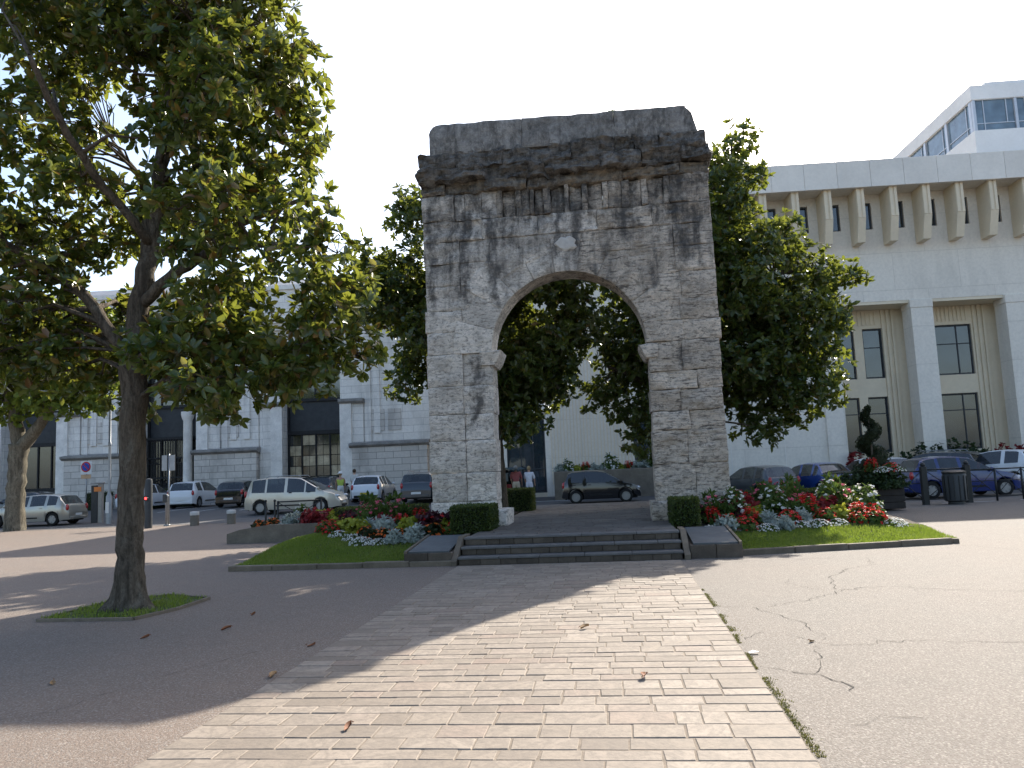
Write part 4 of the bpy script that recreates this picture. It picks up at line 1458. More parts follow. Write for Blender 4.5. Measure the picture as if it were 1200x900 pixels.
tree('magnolia_tree', 'tall magnolia behind the rough pier of the arch, leaning over the sunlit bed', (1.3, 24.0, 0.2),
     [([(1.3, 24, -.1), (1.30, 24, 1.2), (1.35, 24, 2.4), (1.7, 24, 3.6), (2.4, 24, 5.0)], [.30, .22, .2, .18, .15]),
      ([(2.4, 24, 4.9), (3.1, 24, 6.8), (3.7, 24, 9.0), (4.0, 24, 11.3)], [.15, .12, .08, .02]),
      ([(1.6, 24, 3.3), (.7, 23.8, 4.2), (-.2, 23.6, 4.6)], [.09, .07, .03]),
      ([(2.2, 24, 4.5), (3.8, 23.7, 4.6), (5.2, 23.5, 4.3)], [.10, .07, .03]),
      ([(2.9, 24, 6.2), (4.6, 24, 7.0), (6.2, 24, 7.2)], [.09, .06, .03]), ([(1.6, 24, 3.4), (1.4, 24, 6), (1.2, 24, 8.5)], [.1, .08, .03])],
     [(3.7, 24, 5.9, 3.0, 2.6, 3.0), (3.4, 24, 9.3, 1.45, 1.6, 1.6), (1.2, 24, 5.2, 1.4, 1.6, 2.3), (.9, 23.6, 3.0, .75, .7, .8), (-.05, 23.6, 3.9, .6, .6, .7), (4.5, 23.7, 3.6, 1.5, 1.4, 1.5), (4.0, 24, 11.4, .40, .45, 1.0), (1.7, 24, 7.9, 2.3, 2.1, 2.9), (1.5, 23.6, 6.4, 1.8, 1.5, 1.6), (.3, 23.6, 3.3, 1.1, .9, .8), (6.3, 24, 6.6, 1.0, 1.0, 1.1)],
     (.19, .046), mag_leaf_b, bark_m, .66, 1500, .66, 36, 8, 22, -.20, flare=.35)

tree('magnolia_tree', 'bushy magnolia whose trunk shows behind the smooth pier of the arch', (-3.35, 22.5, 0.3),
     [([(-3.35, 22.5, -.1), (-3.35, 22.5, 1.5), (-3.38, 22.5, 3.0), (-3.4, 22.5, 5.0), (-3.45, 22.5, 8.5)], [.24, .18, .16, .12, .04]),
      ([(-3.38, 22.5, 3.0), (-2.4, 22.4, 4.0), (-1.4, 22.3, 4.6)], [.08, .06, .03]),
      ([(-3.4, 22.5, 4.2), (-5.2, 22.5, 5.6), (-6.9, 22.4, 6.9), (-7.7, 22.3, 7.5)], [.09, .07, .05, .02]),
      ([(-3.4, 22.5, 5.0), (-4.6, 22.5, 7.4), (-5.6, 22.5, 9.8)], [.08, .05, .02]),
      ([(-3.38, 22.5, 3.3), (-4.6, 22.4, 4.2), (-5.6, 22.3, 4.6)], [.06, .04, .02])],
     [(-3.2, 22.5, 6.1, 2.6, 2.4, 3.0), (-5.55, 22.5, 9.6, .65, .7, 1.1), (-6.85, 22.4, 7.0, 1.35, 1.2, 1.2), (-2.35, 22.4, 4.4, 1.15, 1.4, 1.7), (-2.8, 22.1, 2.9, .7, .7, .55), (-5.75, 22.4, 4.7, .55, .7, .95), (-5.6, 22.4, 7.0, 1.2, 1.2, 1.6), (-2.7, 22.4, 3.3, 1.1, 1.0, .9)],
     (.18, .044), mag_leaf_b, bark_m, .60, 1100, .60, 34, 8, 23, -.18, flare=.35)

tree('plane_tree', 'pollarded plane tree with pale trunk and light green shoots beside the silver hatchback', (-25.7, 31.3, 0.0),
     [([(-25.7, 31.3, -.1), (-25.7, 31.3, 1.0), (-25.65, 31.3, 2.6), (-25.6, 31.3, 3.7)], [.46, .38, .36, .42]),
      ([(-25.5, 31.3, 3.5), (-24.7, 31.3, 4.4), (-23.9, 31.3, 5.4), (-22.8, 31.3, 5.9)], [.30, .24, .18, .10]),
      ([(-25.6, 31.3, 3.6), (-25.9, 31.3, 5.2), (-26.4, 31.3, 6.8), (-26.6, 31.3, 8.6)], [.32, .26, .18, .08]),
      ([(-24.4, 31.3, 4.8), (-24.2, 31.3, 6.6), (-23.8, 31.3, 8.4)], [.18, .13, .05])],
     [(-24.6, 31.3, 7.6, 3.6, 3.0, 2.4), (-22.6, 31.2, 5.6, 1.5, 1.2, .75), (-27.5, 31.3, 7.0, 2.4, 2.4, 2.2), (-24.9, 31.0, 4.5, .55, .5, .55), (-25.7, 31.0, 6.0, 1.2, 1.0, 1.4)],
     (.20, .085), plane_leaf, plane_bark, .80, 700, .70, 26, 7, 24, -.14, (40, 120), 14)


# small grass pit of the foreground magnolia
pit_poly = [(-7.25, 9.25), (-5.95, 9.22), (-5.78, 9.9), (-5.80, 10.75), (-6.6, 11.15), (-7.25, 10.6)]
pit = tag(put('tree_pit', MB().prism(pit_poly, -.03, .02, 'z').mesh('tree_pit', turf_m)), kind='structure')
pk = thing('pit_edging', 'thin stone edging round the grass pit of the foreground magnolia', 'edging', (-6.5, 10, 0))
for a, b in zip(pit_poly, pit_poly[1:] + pit_poly[:1]):
    dx, dy = b[0] - a[0], b[1] - a[1]
    l = math.hypot(dx, dy)
    nx, ny = dy / l * .025, -dx / l * .025
    MB().prism([(a[0] + nx + 6.5, a[1] + ny - 10), (b[0] + nx + 6.5, b[1] + ny - 10), (b[0] - nx + 6.5, b[1] - ny - 10), (a[0] - nx + 6.5, a[1] - ny - 10)], -.03, .035, 'z').build('edging_stone', kerb_m, pk)


def inside_poly(x, y, poly):
    c = False
    for (x0, y0), (x1, y1) in zip(poly, poly[1:] + poly[:1]):
        if (y0 > y) != (y1 > y) and x < (x1 - x0) * (y - y0) / (y1 - y0) + x0:
            c = not c
    return c


moss_leaf = leaf_mat('moss_and_dry_grass', ((0.0, (0.06, 0.075, 0.018)), (0.5, (0.11, 0.105, 0.03)), (1.0, (0.20, 0.15, 0.06))), (0.25, 0.25, 0.05), .25, .7, .2)


def grass(name, label, pts, hgt, seed, w=.006, lean=.5, mat=None):
    """pts (N,3) roots -> one object of single blades"""
    rg = np.random.default_rng(seed)
    n = len(pts)
    a = rg.uniform(0, 6.28, n)
    h = hgt * rg.uniform(.5, 1.4, n)
    d = np.stack([np.cos(a), np.sin(a), np.zeros(n)], 1)
    s = np.stack([-np.sin(a), np.cos(a), np.zeros(n)], 1)
    up = np.array([0, 0, 1.0])
    le = rg.uniform(0, lean, n)[:, None]
    tip = pts + up * h[:, None] + d * h[:, None] * le
    mid = pts + up * h[:, None] * .55 + d * h[:, None] * le * .3
    V = np.stack([pts - s * w, pts + s * w, mid + s * w * .8, tip, mid - s * w * .8], 1).reshape(-1, 3)
    b = np.arange(n)[:, None] * 5
    F = np.concatenate([b + np.array([[0, 1, 2, 4]])])
    F2 = b + np.array([[4, 2, 3, 3]])
    tone = np.repeat(np.clip(rg.beta(2, 2, n) + .15 * np.sin(pts[:, 0] * 3.1) * np.cos(pts[:, 1] * 2.7), 0, 1), 5)
    # quads plus tips as triangles in one mesh
    me = bpy.data.meshes.new(name)
    me.vertices.add(len(V))
    me.vertices.foreach_set('co', V.astype(np.float32).ravel())
    T3 = b + np.array([[4, 2, 3]])
    loops = np.concatenate([F.ravel(), T3.ravel()]).astype(np.int32)
    me.loops.add(len(loops))
    me.loops.foreach_set('vertex_index', loops)
    me.polygons.add(2 * n)
    me.polygons.foreach_set('loop_start', np.concatenate([np.arange(n) * 4, 4 * n + np.arange(n) * 3]).astype(np.int32))
    me.polygons.foreach_set('loop_total', np.concatenate([np.full(n, 4), np.full(n, 3)]).astype(np.int32))
    me.attributes.new('tone', 'FLOAT', 'POINT').data.foreach_set('value', tone.astype(np.float32))
    me.update(calc_edges=True)
    me.materials.append(mat or grass_leaf)
    return tag(put(name, me), label, 'grass', kind='stuff')


def lawn_points(side, n, seed):
    rg = np.random.default_rng(seed)
    out = []
    while len(out) < n:
        x = rg.uniform(-8.4, -2.9) if side < 0 else rg.uniform(1.05, 6.5)
        y = rg.uniform(14.1, 20.4) if side < 0 else rg.uniform(14.1, 19.5)
        if side < 0:
            ok = in_left(x, y) and y < 15.95 + max(0, -5.2 - x) * 1.1
        else:
            ok = in_right(x, y) and y < 16.2 + max(0, x - 2.5) * .3
        if ok:
            out.append((x, y, bed_z(x, y, side) - .005))
    return np.array(out)


grass('lawn_grass', 'short mown grass of the shaded lawn', lawn_points(-1, 30000, 1), .05, 2, .005)
grass('lawn_grass', 'short mown grass of the sunlit lawn', lawn_points(1, 26000, 3), .05, 4, .005)
_rg = np.random.default_rng(5)
_p = []
while len(_p) < 2600:
    x, y = _rg.uniform(-7.3, -5.7), _rg.uniform(9.2, 11.2)
    if inside_poly(x, y, pit_poly) and fbm((x * 3, y * 3, 1)) > -.25:
        _p.append((x, y, .015))
grass('pit_grass', 'patchy grass round the foot of the foreground magnolia', np.array(_p), .05, 6, .005, .9)
_p = []
while len(_p) < 2600:
    y = _rg.uniform(3.6, 10.6)
    w_ = .085 * max(.12, .55 + 1.1 * fbm((y * 1.1, 2, 3), 3))
    if fbm((y * 1.6, 5, 1), 2) < -.12:
        continue
    _p.append((PX1 + .008 + abs(_rg.normal(0, w_ * .45)), y, -.002))
grass('joint_grass', 'moss and grass growing in the joint along the paved walkway', np.array(_p), .013, 8, .004, 2.0, moss_leaf)


# ------------------------------------------------------------------ clipped hedges
def hedge(label, x0, x1, y0, y1, z0, z1, dens=2600, seed=0, rz=0.0, name='clipped_hedge'):
    rg = np.random.default_rng(seed)
    cx, cy = (x0 + x1) / 2, (y0 + y1) / 2
    root = thing(name, label, 'hedge', (cx, cy, z0), rz)
    hx, hy, hz = (x1 - x0) / 2, (y1 - y0) / 2, z1 - z0
    MB().cbox(-hx + .05, hx - .05, -hy + .05, hy - .05, 0, hz - .05, .04).build('branches', mk('hedge_core', (0.02, 0.026, 0.01), .95, .3, 12, .8, 40, .03), root)
    areas = [(2 * hx * hz, 'y', -1), (2 * hx * hz, 'y', 1), (2 * hy * hz, 'x', -1), (2 * hy * hz, 'x', 1), (4 * hx * hy, 'z', 1)]
    P, A = [], []
    for ar, ax, s in areas:
        n = int(ar * dens)
        u, v = rg.uniform(-1, 1, n), rg.uniform(-1, 1, n)
        j = rg.normal(0, .014, n) + .018 * np.array([fbm((a * 3, b * 3, seed)) for a, b in zip(u, v)])
        if ax == 'y':
            p = np.stack([u * hx, s * (hy - .02 + j), (v + 1) / 2 * hz], 1)
        elif ax == 'x':
            p = np.stack([s * (hx - .02 + j), u * hy, (v + 1) / 2 * hz], 1)
        else:
            p = np.stack([u * hx, v * hy, hz - .02 + j], 1)
        nrm = np.zeros((n, 3))
        nrm[:, 'xyz'.index(ax)] = s
        P.append(p)
        A.append(nrm + rg.normal(0, .5, (n, 3)))
    V, F, T = leaves_np(np.concatenate(P), np.concatenate(A), 2, .034, .011, (20, 80), rg, .2, .05)
    put('foliage', np_mesh('foliage', V, F, box_leaf, T), root)
    return root


hedge('small square clipped box hedge at the foot of the smooth pier, facing the steps', -3.42, -2.62, 15.95, 17.15, .40, .93, 2200, 1)
hedge('small square clipped box hedge at the foot of the rough pier, facing the steps', 1.0, 1.52, 15.95, 17.1, .40, .92, 2200, 2)
hedge('low clipped hedge behind the arch beside the magnolia trunk', -3.75, -2.55, 23.3, 24.3, .35, 1.08, 1600, 3)
hedge('long clipped hedge behind the sunlit flower bed beside the planter', 3.4, 6.35, 21.6, 22.6, .0, .80, 1100, 4)
hedge('dark low clipped hedge behind the shaded flower bed', -7.6, -5.2, 20.75, 21.6, .2, .82, 1000, 5)
for i, (a, b) in enumerate(((-33.3, -31.8), (-30.4, -26.2), (-22.6, -18.2), (-12.6, -7.9))):
    hedge(('green hedge strip at the foot of the pale building behind the plane tree', 'green hedge strip at the foot of the pale building behind the no-parking sign', 'green hedge strip at the foot of the pale building behind the black parked hatchback', 'green hedge strip at the foot of the pale building beside the dark estate car')[i], a, b, 47.3 + (a + 20) * .07, 48.1 + (a + 20) * .07, .28, 1.45, 160, 30 + i, R(4), 'hedge_strip')


# ------------------------------------------------------------------ bedding plants
def bed_mat(nm, lo, mid, hi, tr=None, tf=.3):
    return leaf_mat(nm, ((0.0, lo), (0.5, mid), (1.0, hi)), tr or hi, tf, .5, .3)


green_l = bed_mat('bedding_green', (0.03, 0.06, 0.012), (0.06, 0.11, 0.02), (0.12, 0.17, 0.035))
dark_l = bed_mat('bedding_dark', (0.02, 0.03, 0.012), (0.03, 0.045, 0.016), (0.05, 0.07, 0.02))
silver_l = bed_mat('bedding_silver', (0.20, 0.24, 0.21), (0.33, 0.38, 0.34), (0.52, 0.56, 0.52))
crim_l = bed_mat('bedding_crimson', (0.10, 0.012, 0.016), (0.22, 0.02, 0.025), (0.38, 0.05, 0.05))
purple_l = bed_mat('bedding_purple', (0.03, 0.008, 0.014), (0.06, 0.014, 0.022), (0.11, 0.03, 0.04))
lime_l = bed_mat('bedding_lime', (0.14, 0.17, 0.02), (0.26, 0.29, 0.03), (0.42, 0.42, 0.06))
red_p = bed_mat('petal_red', (0.42, 0.012, 0.012), (0.62, 0.02, 0.02), (0.78, 0.06, 0.05))
pink_p = bed_mat('petal_pink', (0.55, 0.06, 0.12), (0.68, 0.12, 0.2), (0.8, 0.3, 0.36))
white_p = bed_mat('petal_white', (0.62, 0.62, 0.58), (0.74, 0.74, 0.7), (0.82, 0.82, 0.8))
orange_p = bed_mat('petal_orange', (0.6, 0.1, 0.02), (0.75, 0.16, 0.03), (0.8, 0.28, 0.05))


def dome(rg, n, r, h, fill=.45):
    d = rg.normal(size=(n, 3))
    d[:, 2] = np.abs(d[:, 2])
    d /= np.linalg.norm(d, axis=1, keepdims=True)
    k = rg.uniform(fill, 1, (n, 1))
    return d * k * np.array([r, r, h]), d


def proto(kind, seed):
    rg = np.random.default_rng(seed)
    P = []

    def fol(mat, n, r, h, L, W, th=(30, 90), nl=5, nm='foliage'):
        c, d = dome(rg, n, r, h)
        V, F, T = leaves_np(c, d + np.array([0, 0, .4]) + rg.normal(0, .3, (n, 3)), nl, L, W, th, rg)
        P.append((nm, np_mesh(nm, V, F, mat, T)))

    def flo(mat, n, r, h, s, nl=5, spike=0, fill=.92):
        c, d = dome(rg, n, r, h, fill)
        if spike:
            c = np.concatenate([c + np.array([0, 0, k * s * 1.1]) for k in range(spike)])
            d = np.concatenate([d * .2 + np.array([0, 0, 1.0])] * spike)
        V, F, T = leaves_np(c, d + np.array([0, 0, .5]), nl, s, s * .42, (50, 90), rg, .1, .1)
        P.append(('flowers', np_mesh('flowers', V, F, mat, T)))
    if kind == 'red_salvia':
        fol(green_l, 60, .24, .28, .085, .026)
        flo(red_p, 26, .22, .33, .034, 5, 4)
    elif kind == 'red_geranium':
        fol(green_l, 65, .26, .24, .08, .034)
        flo(red_p, 60, .25, .30, .034, 6)
    elif kind == 'white_alyssum':
        fol(green_l, 40, .26, .13, .05, .014)
        flo(white_p, 130, .28, .16, .022, 5)
    elif kind == 'dusty_miller':
        fol(silver_l, 60, .23, .27, .115, .022, (20, 80), 6)
    elif kind == 'crimson_leaf':
        fol(crim_l, 75, .27, .34, .11, .034)
    elif kind == 'purple_leaf':
        fol(purple_l, 80, .30, .42, .11, .03)
        flo(red_p, 10, .28, .42, .04, 5)
    elif kind == 'lime_leaf':
        fol(lime_l, 65, .24, .30, .10, .034)
    elif kind == 'tall_white':
        fol(green_l, 70, .30, .58, .12, .024)
        flo(white_p, 46, .30, .64, .042, 6)
    elif kind == 'tall_mixed':
        fol(green_l, 75, .32, .62, .14, .022, (10, 60))
        flo(pink_p, 22, .30, .66, .045, 6)
    elif kind == 'orange_begonia':
        fol(dark_l, 55, .22, .20, .075, .03)
        flo(orange_p, 44, .22, .24, .034, 5)
    return P


KINDS = {'red_salvia': 'bedding plant with upright spikes of red flowers', 'red_geranium': 'rounded bedding plant covered in red flower heads', 'white_alyssum': 'low mat of tiny white flowers', 'dusty_miller': 'silver-grey leafy bedding plant', 'crimson_leaf': 'bushy plant with crimson leaves', 'purple_leaf': 'dark purple-leaved bushy plant', 'lime_leaf': 'lime green leafy bedding plant', 'tall_white': 'tall leafy plant with white blossoms', 'tall_mixed': 'tall leafy plant with pink blossoms', 'orange_begonia': 'dark-leaved plant with orange flowers'}
CAT = {'white_alyssum': 'flowers', 'dusty_miller': 'plant', 'crimson_leaf': 'plant', 'purple_leaf': 'plant', 'lime_leaf': 'plant'}
NAME = {'red_salvia': 'red_flower_plant', 'red_geranium': 'red_flower_clump', 'white_alyssum': 'white_flower_mat', 'dusty_miller': 'silver_leaf_plant', 'crimson_leaf': 'crimson_leaf_plant', 'purple_leaf': 'purple_leaf_plant', 'lime_leaf': 'lime_leaf_plant', 'tall_white': 'tall_white_flower_plant', 'tall_mixed': 'tall_pink_flower_plant', 'orange_begonia': 'orange_flower_plant'}
PROTO = {k: [proto(k, 100 + i * 3 + j) for j in range(2)] for i, k in enumerate(KINDS)}


def plant(kind, x, y, z, where, s=1.0, rnd=random):
    t = thing(NAME[kind], KINDS[kind] + ' ' + where, CAT.get(kind, 'flowers'), (x, y, z), rnd.uniform(0, 6.28), KINDS[kind] + ' ' + where, s * rnd.uniform(.85, 1.15))
    for nm, me in rnd.choice(PROTO[kind]):
        o = put(nm, me, t)
        if nm == 'flowers':
            o['kind'] = 'stuff'
    return t


rp = random.Random(77)
# sunlit bed: rows from the lawn back to the hedge
def row(kinds, xs, yf, zf, where, s=1.0):
    for x in xs:
        k = rp.choice(kinds)
        xx, yy = x + rp.uniform(-.08, .08), yf(x) + rp.uniform(-.1, .1)
        plant(k, xx, yy, zf(xx, yy), where, s, rp)


zr = lambda x, y: bed_z(x, y, 1)
zl = lambda x, y: bed_z(x, y, -1)
W1 = 'in the sunlit bed'
fr = lambda x: 16.15 + max(0, x - 2.5) * .27
row(['white_alyssum', 'dusty_miller', 'white_alyssum', 'red_geranium'], np.arange(1.75, 5.45, .36), fr, zr, 'at the lawn edge of the sunlit bed', .85)
row(['red_geranium', 'dusty_miller', 'red_salvia', 'lime_leaf', 'white_alyssum', 'red_geranium'], np.arange(1.75, 5.5, .38), lambda x: fr(x) + .45, zr, 'behind the edging of the sunlit bed')
row(['red_salvia', 'crimson_leaf', 'tall_white', 'lime_leaf', 'tall_mixed'], np.arange(1.9, 5.4, .40), lambda x: fr(x) + .95, zr, 'in the middle of the sunlit bed', 1.05)
row(['crimson_leaf', 'tall_white', 'red_salvia', 'lime_leaf', 'tall_mixed'], np.arange(2.2, 5.3, .46), lambda x: fr(x) + 1.5, zr, 'in the taller rows of the sunlit bed', 1.15)
row(['tall_white', 'purple_leaf', 'tall_mixed', 'red_salvia'], np.arange(2.6, 5.2, .55), lambda x: fr(x) + 2.1, zr, 'at the hedge side of the sunlit bed', 1.15)
W2 = 'in the shaded bed'
fl = lambda x: 15.95 + max(0, -5.2 - x) * 1.0
row(['white_alyssum', 'dusty_miller', 'white_alyssum', 'red_geranium'], np.arange(-6.7, -3.5, .36), fl, zl, 'at the lawn edge of the shaded bed', .85)
row(['orange_begonia', 'lime_leaf', 'dusty_miller', 'red_geranium'], np.arange(-6.5, -3.4, .38), lambda x: fl(x) + .45, zl, 'behind the edging of the shaded bed')
row(['red_geranium', 'lime_leaf', 'purple_leaf', 'dusty_miller'], np.arange(-6.7, -3.5, .42), lambda x: fl(x) + .95, zl, 'in the middle of the shaded bed', 1.05)
row(['tall_white', 'red_salvia', 'tall_mixed', 'crimson_leaf', 'lime_leaf'], np.arange(-6.6, -4.4, .45), lambda x: fl(x) + 1.5, zl, 'in the taller rows of the shaded bed', 1.0)
row(['tall_white', 'tall_mixed', 'red_salvia'], np.arange(-6.2, -4.4, .5), lambda x: fl(x) + 2.2, zl, 'at the hedge side of the shaded bed', 1.15)
row(['purple_leaf'], [-4.35, -3.95, -3.6], lambda x: 17.1, lambda x, y: .38, 'against the smooth pier of the arch', 1.0)
row(['purple_leaf'], [1.75, 2.1, 2.4], lambda x: 17.15, lambda x, y: .38, 'against the rough pier of the arch', .9)

# retaining wall and its planting
rw = thing('retaining_wall', 'low curved-end concrete retaining wall holding flowers beside the shaded lawn', 'wall', (-10.5, 20.4, 0), R(3))
MB().prism([(0, -.05), (0, .26), (.35, .36), (1.1, .46), (4.9, .45), (4.9, -.05)], 0, .22).build('wall_face', concrete, rw)
MB().prism([(0.02, -.05), (0.02, .24), (.4, .30), (1.2, .40), (4.8, .40), (4.8, -.05)], .222, 2.2).build('bed_fill', soil_m, rw)
W3 = 'behind the low concrete wall'
for k, x, y, s in (('orange_begonia', -9.8, 20.9, .9), ('orange_begonia', -9.45, 20.9, .9), ('dusty_miller', -9.0, 21.0, 1.0), ('tall_white', -8.9, 21.6, .8), ('dusty_miller', -8.75, 20.95, 1.1), ('crimson_leaf', -8.35, 21.0, 1.3), ('crimson_leaf', -7.95, 21.05, 1.3), ('lime_leaf', -7.7, 20.95, .95), ('lime_leaf', -8.3, 21.7, 1.2), ('dusty_miller', -7.35, 21.0, 1.1), ('dusty_miller', -7.0, 21.0, 1.0), ('lime_leaf', -8.0, 21.6, 1.2), ('red_geranium', -7.1, 21.2, 1.0)):
    plant(k, x, y, .40, W3, s, rp)
# planting along the modern building
W4 = 'in the planter before the modern building'
for i in range(16):
    u = -17.6 + i * .42
    k = ['dusty_miller', 'tall_white', 'lime_leaf', 'red_salvia', 'dusty_miller'][i % 5]
    p = mod.matrix_basis @ Vector((u, -1.8, 1.2))
    plant(k, p.x, p.y, p.z, W4, 1.25, rp)
shrub_leaf = bed_mat('shrub_leaf', (0.015, 0.03, 0.012), (0.03, 0.055, 0.02), (0.06, 0.09, 0.03))


def shrub(label, x, y, z, r, h, mat=None, n=260, L=.11, seed=0, name='shrub', group=None):
    rg = np.random.default_rng(seed)
    t = thing(name, label, 'shrub', (x, y, z), 0, group)
    c, d = dome(rg, n, r, h, .3)
    V, F, T = leaves_np(c, d + np.array([0, 0, .3]) + rg.normal(0, .4, (n, 3)), 6, L, L * .28, (25, 95), rg)
    put('foliage', np_mesh('foliage', V, F, mat or shrub_leaf, T), t)
    s = MB()
    for k in range(6):
        a = rg.uniform(0, 6.28)
        s.tube([(0, 0, -.05), (r * .25 * math.cos(a), r * .25 * math.sin(a), h * .4), (r * .5 * math.cos(a), r * .5 * math.sin(a), h * .75)], [.02, .014, .006], 5)
    s.build('stems', bark_m, t)
    return t


for i in range(17):
    u = -3.0 + i * .78
    p = mod.matrix_basis @ Vector((u, -.9 + .2 * rp.random(), 0))
    red = i in (0, 9, 10, 16)
    shrub('crimson-leaved shrub under the modern building windows' if red else 'green shrub in the row under the modern building windows', p.x, p.y, .25, .5, rp.uniform(1.4, 2.0), crim_l if red else None, 190, .17, 200 + i, 'foundation_shrub', 'crimson shrubs under the modern building' if red else 'green shrubs under the modern building')

# ------------------------------------------------------------------ cars
car_glass = glass_mat('car_glass', (0.016, 0.02, 0.022), .02, .30)
tyre_m = mk('tyre_rubber', (0.014, 0.014, 0.014), .85, .15, 10, .3, 60)
rim_m = mk('wheel_rim', (0.27, 0.275, 0.28), .35, .08, 5, .05, 30, metallic=.5)
dark_plastic = mk('dark_plastic', (0.014, 0.014, 0.015), .7, .15, 8, .1, 60)
seat_fab = mk('car_seat', (0.03, 0.03, 0.033), .9, .2, 8, .2, 60)
head_m = mk('headlight_lens', (0.55, 0.57, 0.58), .12, .1, 8, .05, 20, spec=.8, coat=.5)
tail_m = mk('tail_light_lens', (0.38, 0.012, 0.014), .2, .15, 8, .05, 20, spec=.6, coat=.5)
plate_w = mk('plate_white', (0.68, 0.68, 0.66), .6, .05, 8, .05, 30)
plate_y = mk('plate_yellow', (0.62, 0.46, 0.04), .6, .05, 8, .05, 30)

PROF = {
    'hatch': dict(top=[(0, .40), (.006, .47), (.018, .60), (.028, .645), (.05, .67), (.115, .93), (.17, .97), (.30, 1.0), (.44, .99), (.54, .955), (.74, .64), (.78, .615), (.88, .56), (.95, .49), (.985, .41), (1, .34)], deck=.045, rgt=.12, wst=.53, wsb=.75, side=[(.13, .235), (.265, .43), (.46, .70)], belt=(.655, .61)),
    'small': dict(top=[(0, .42), (.006, .49), (.016, .60), (.025, .64), (.04, .67), (.085, .93), (.14, .975), (.32, 1.0), (.46, .985), (.56, .94), (.78, .64), (.82, .61), (.91, .56), (.96, .49), (.985, .41), (1, .34)], deck=.035, rgt=.09, wst=.55, wsb=.79, side=[(.12, .27), (.31, .73)], belt=(.655, .60)),
    'sedan': dict(top=[(0, .42), (.006, .50), (.016, .60), (.03, .64), (.16, .66), (.26, .94), (.32, .985), (.44, 1.0), (.54, .97), (.60, .93), (.74, .66), (.78, .635), (.90, .58), (.96, .50), (.985, .42), (1, .34)], deck=.15, rgt=.27, wst=.59, wsb=.75, side=[(.25, .30), (.33, .47), (.50, .71)], belt=(.655, .625)),
    'mpv': dict(top=[(0, .36), (.006, .44), (.014, .56), (.022, .60), (.035, .63), (.065, .93), (.11, .97), (.26, .995), (.42, 1.0), (.55, .975), (.60, .95), (.83, .60), (.86, .575), (.93, .52), (.965, .45), (.985, .38), (1, .30)], deck=.03, rgt=.07, wst=.59, wsb=.84, side=[(.085, .225), (.25, .43), (.46, .64), (.655, .76)], belt=(.60, .56)),
    'estate': dict(top=[(0, .40), (.006, .48), (.016, .60), (.026, .645), (.045, .68), (.09, .93), (.14, .965), (.30, .99), (.45, 1.0), (.55, .965), (.60, .935), (.76, .655), (.80, .63), (.90, .575), (.955, .50), (.985, .41), (1, .34)], deck=.04, rgt=.095, wst=.59, wsb=.77, side=[(.10, .25), (.28, .45), (.475, .72)], belt=(.66, .62)),
}


def lerp_prof(pr, x):
    for (a, za), (b, zb) in zip(pr[:-1], pr[1:]):
        if x <= b:
            return za + (zb - za) * (x - a) / (b - a)
    return pr[-1][1]


WHEEL_CACHE = {}


def wheel(parent, x, y, r, side, w=.19):
    key = round(r, 3)
    if key not in WHEEL_CACHE:
        t = MB().lathe([(r * .62, -w / 2), (r * .9, -w / 2), (r * .985, -w * .38), (r, 0), (r * .985, w * .38), (r * .9, w / 2), (r * .62, w / 2)], (0, 0, 0), 22, 'y', False).mesh('tyre', tyre_m, True)
        rb = MB().lathe([(r * .625, -w * .3), (r * .64, -w * .46), (r * .58, -w * .46), (r * .56, -w * .2), (.02, -w * .2)], (0, 0, 0), 22, 'y')
        for k in range(6):
            a = math.pi * k / 3
            ca, sa = math.cos(a), math.sin(a)
            v = [(ca * q - sa * h, yy, sa * q + ca * h) for yy in (-w * .44, -w * .25) for q, h in ((.03, -.045), (r * .6, -.038), (r * .6, .038), (.03, .045))]
            rb.add(v, [(0, 1, 2, 3), (7, 6, 5, 4), (0, 4, 5, 1), (2, 6, 7, 3), (1, 5, 6, 2), (0, 3, 7, 4)])
        rb.lathe([(.06, -w * .47), (.06, -w * .2)], (0, 0, 0), 12, 'y')
        rm = rb.mesh('rim', rim_m, False)
        hub = MB().lathe([(r * .55, -w * .19), (r * .55, w * .3)], (0, 0, 0), 16, 'y').mesh('brake_disc', dark_plastic)
        WHEEL_CACHE[key] = (t, rm, hub)
    t, rm, hub = WHEEL_CACHE[key]
    o = put('wheel', t, parent)
    o.location = (x, y, r)
    o.rotation_euler = (0, 0, 0 if side < 0 else math.pi)
    put('rim', rm, o)
    put('brake_disc', hub, o)
    return o


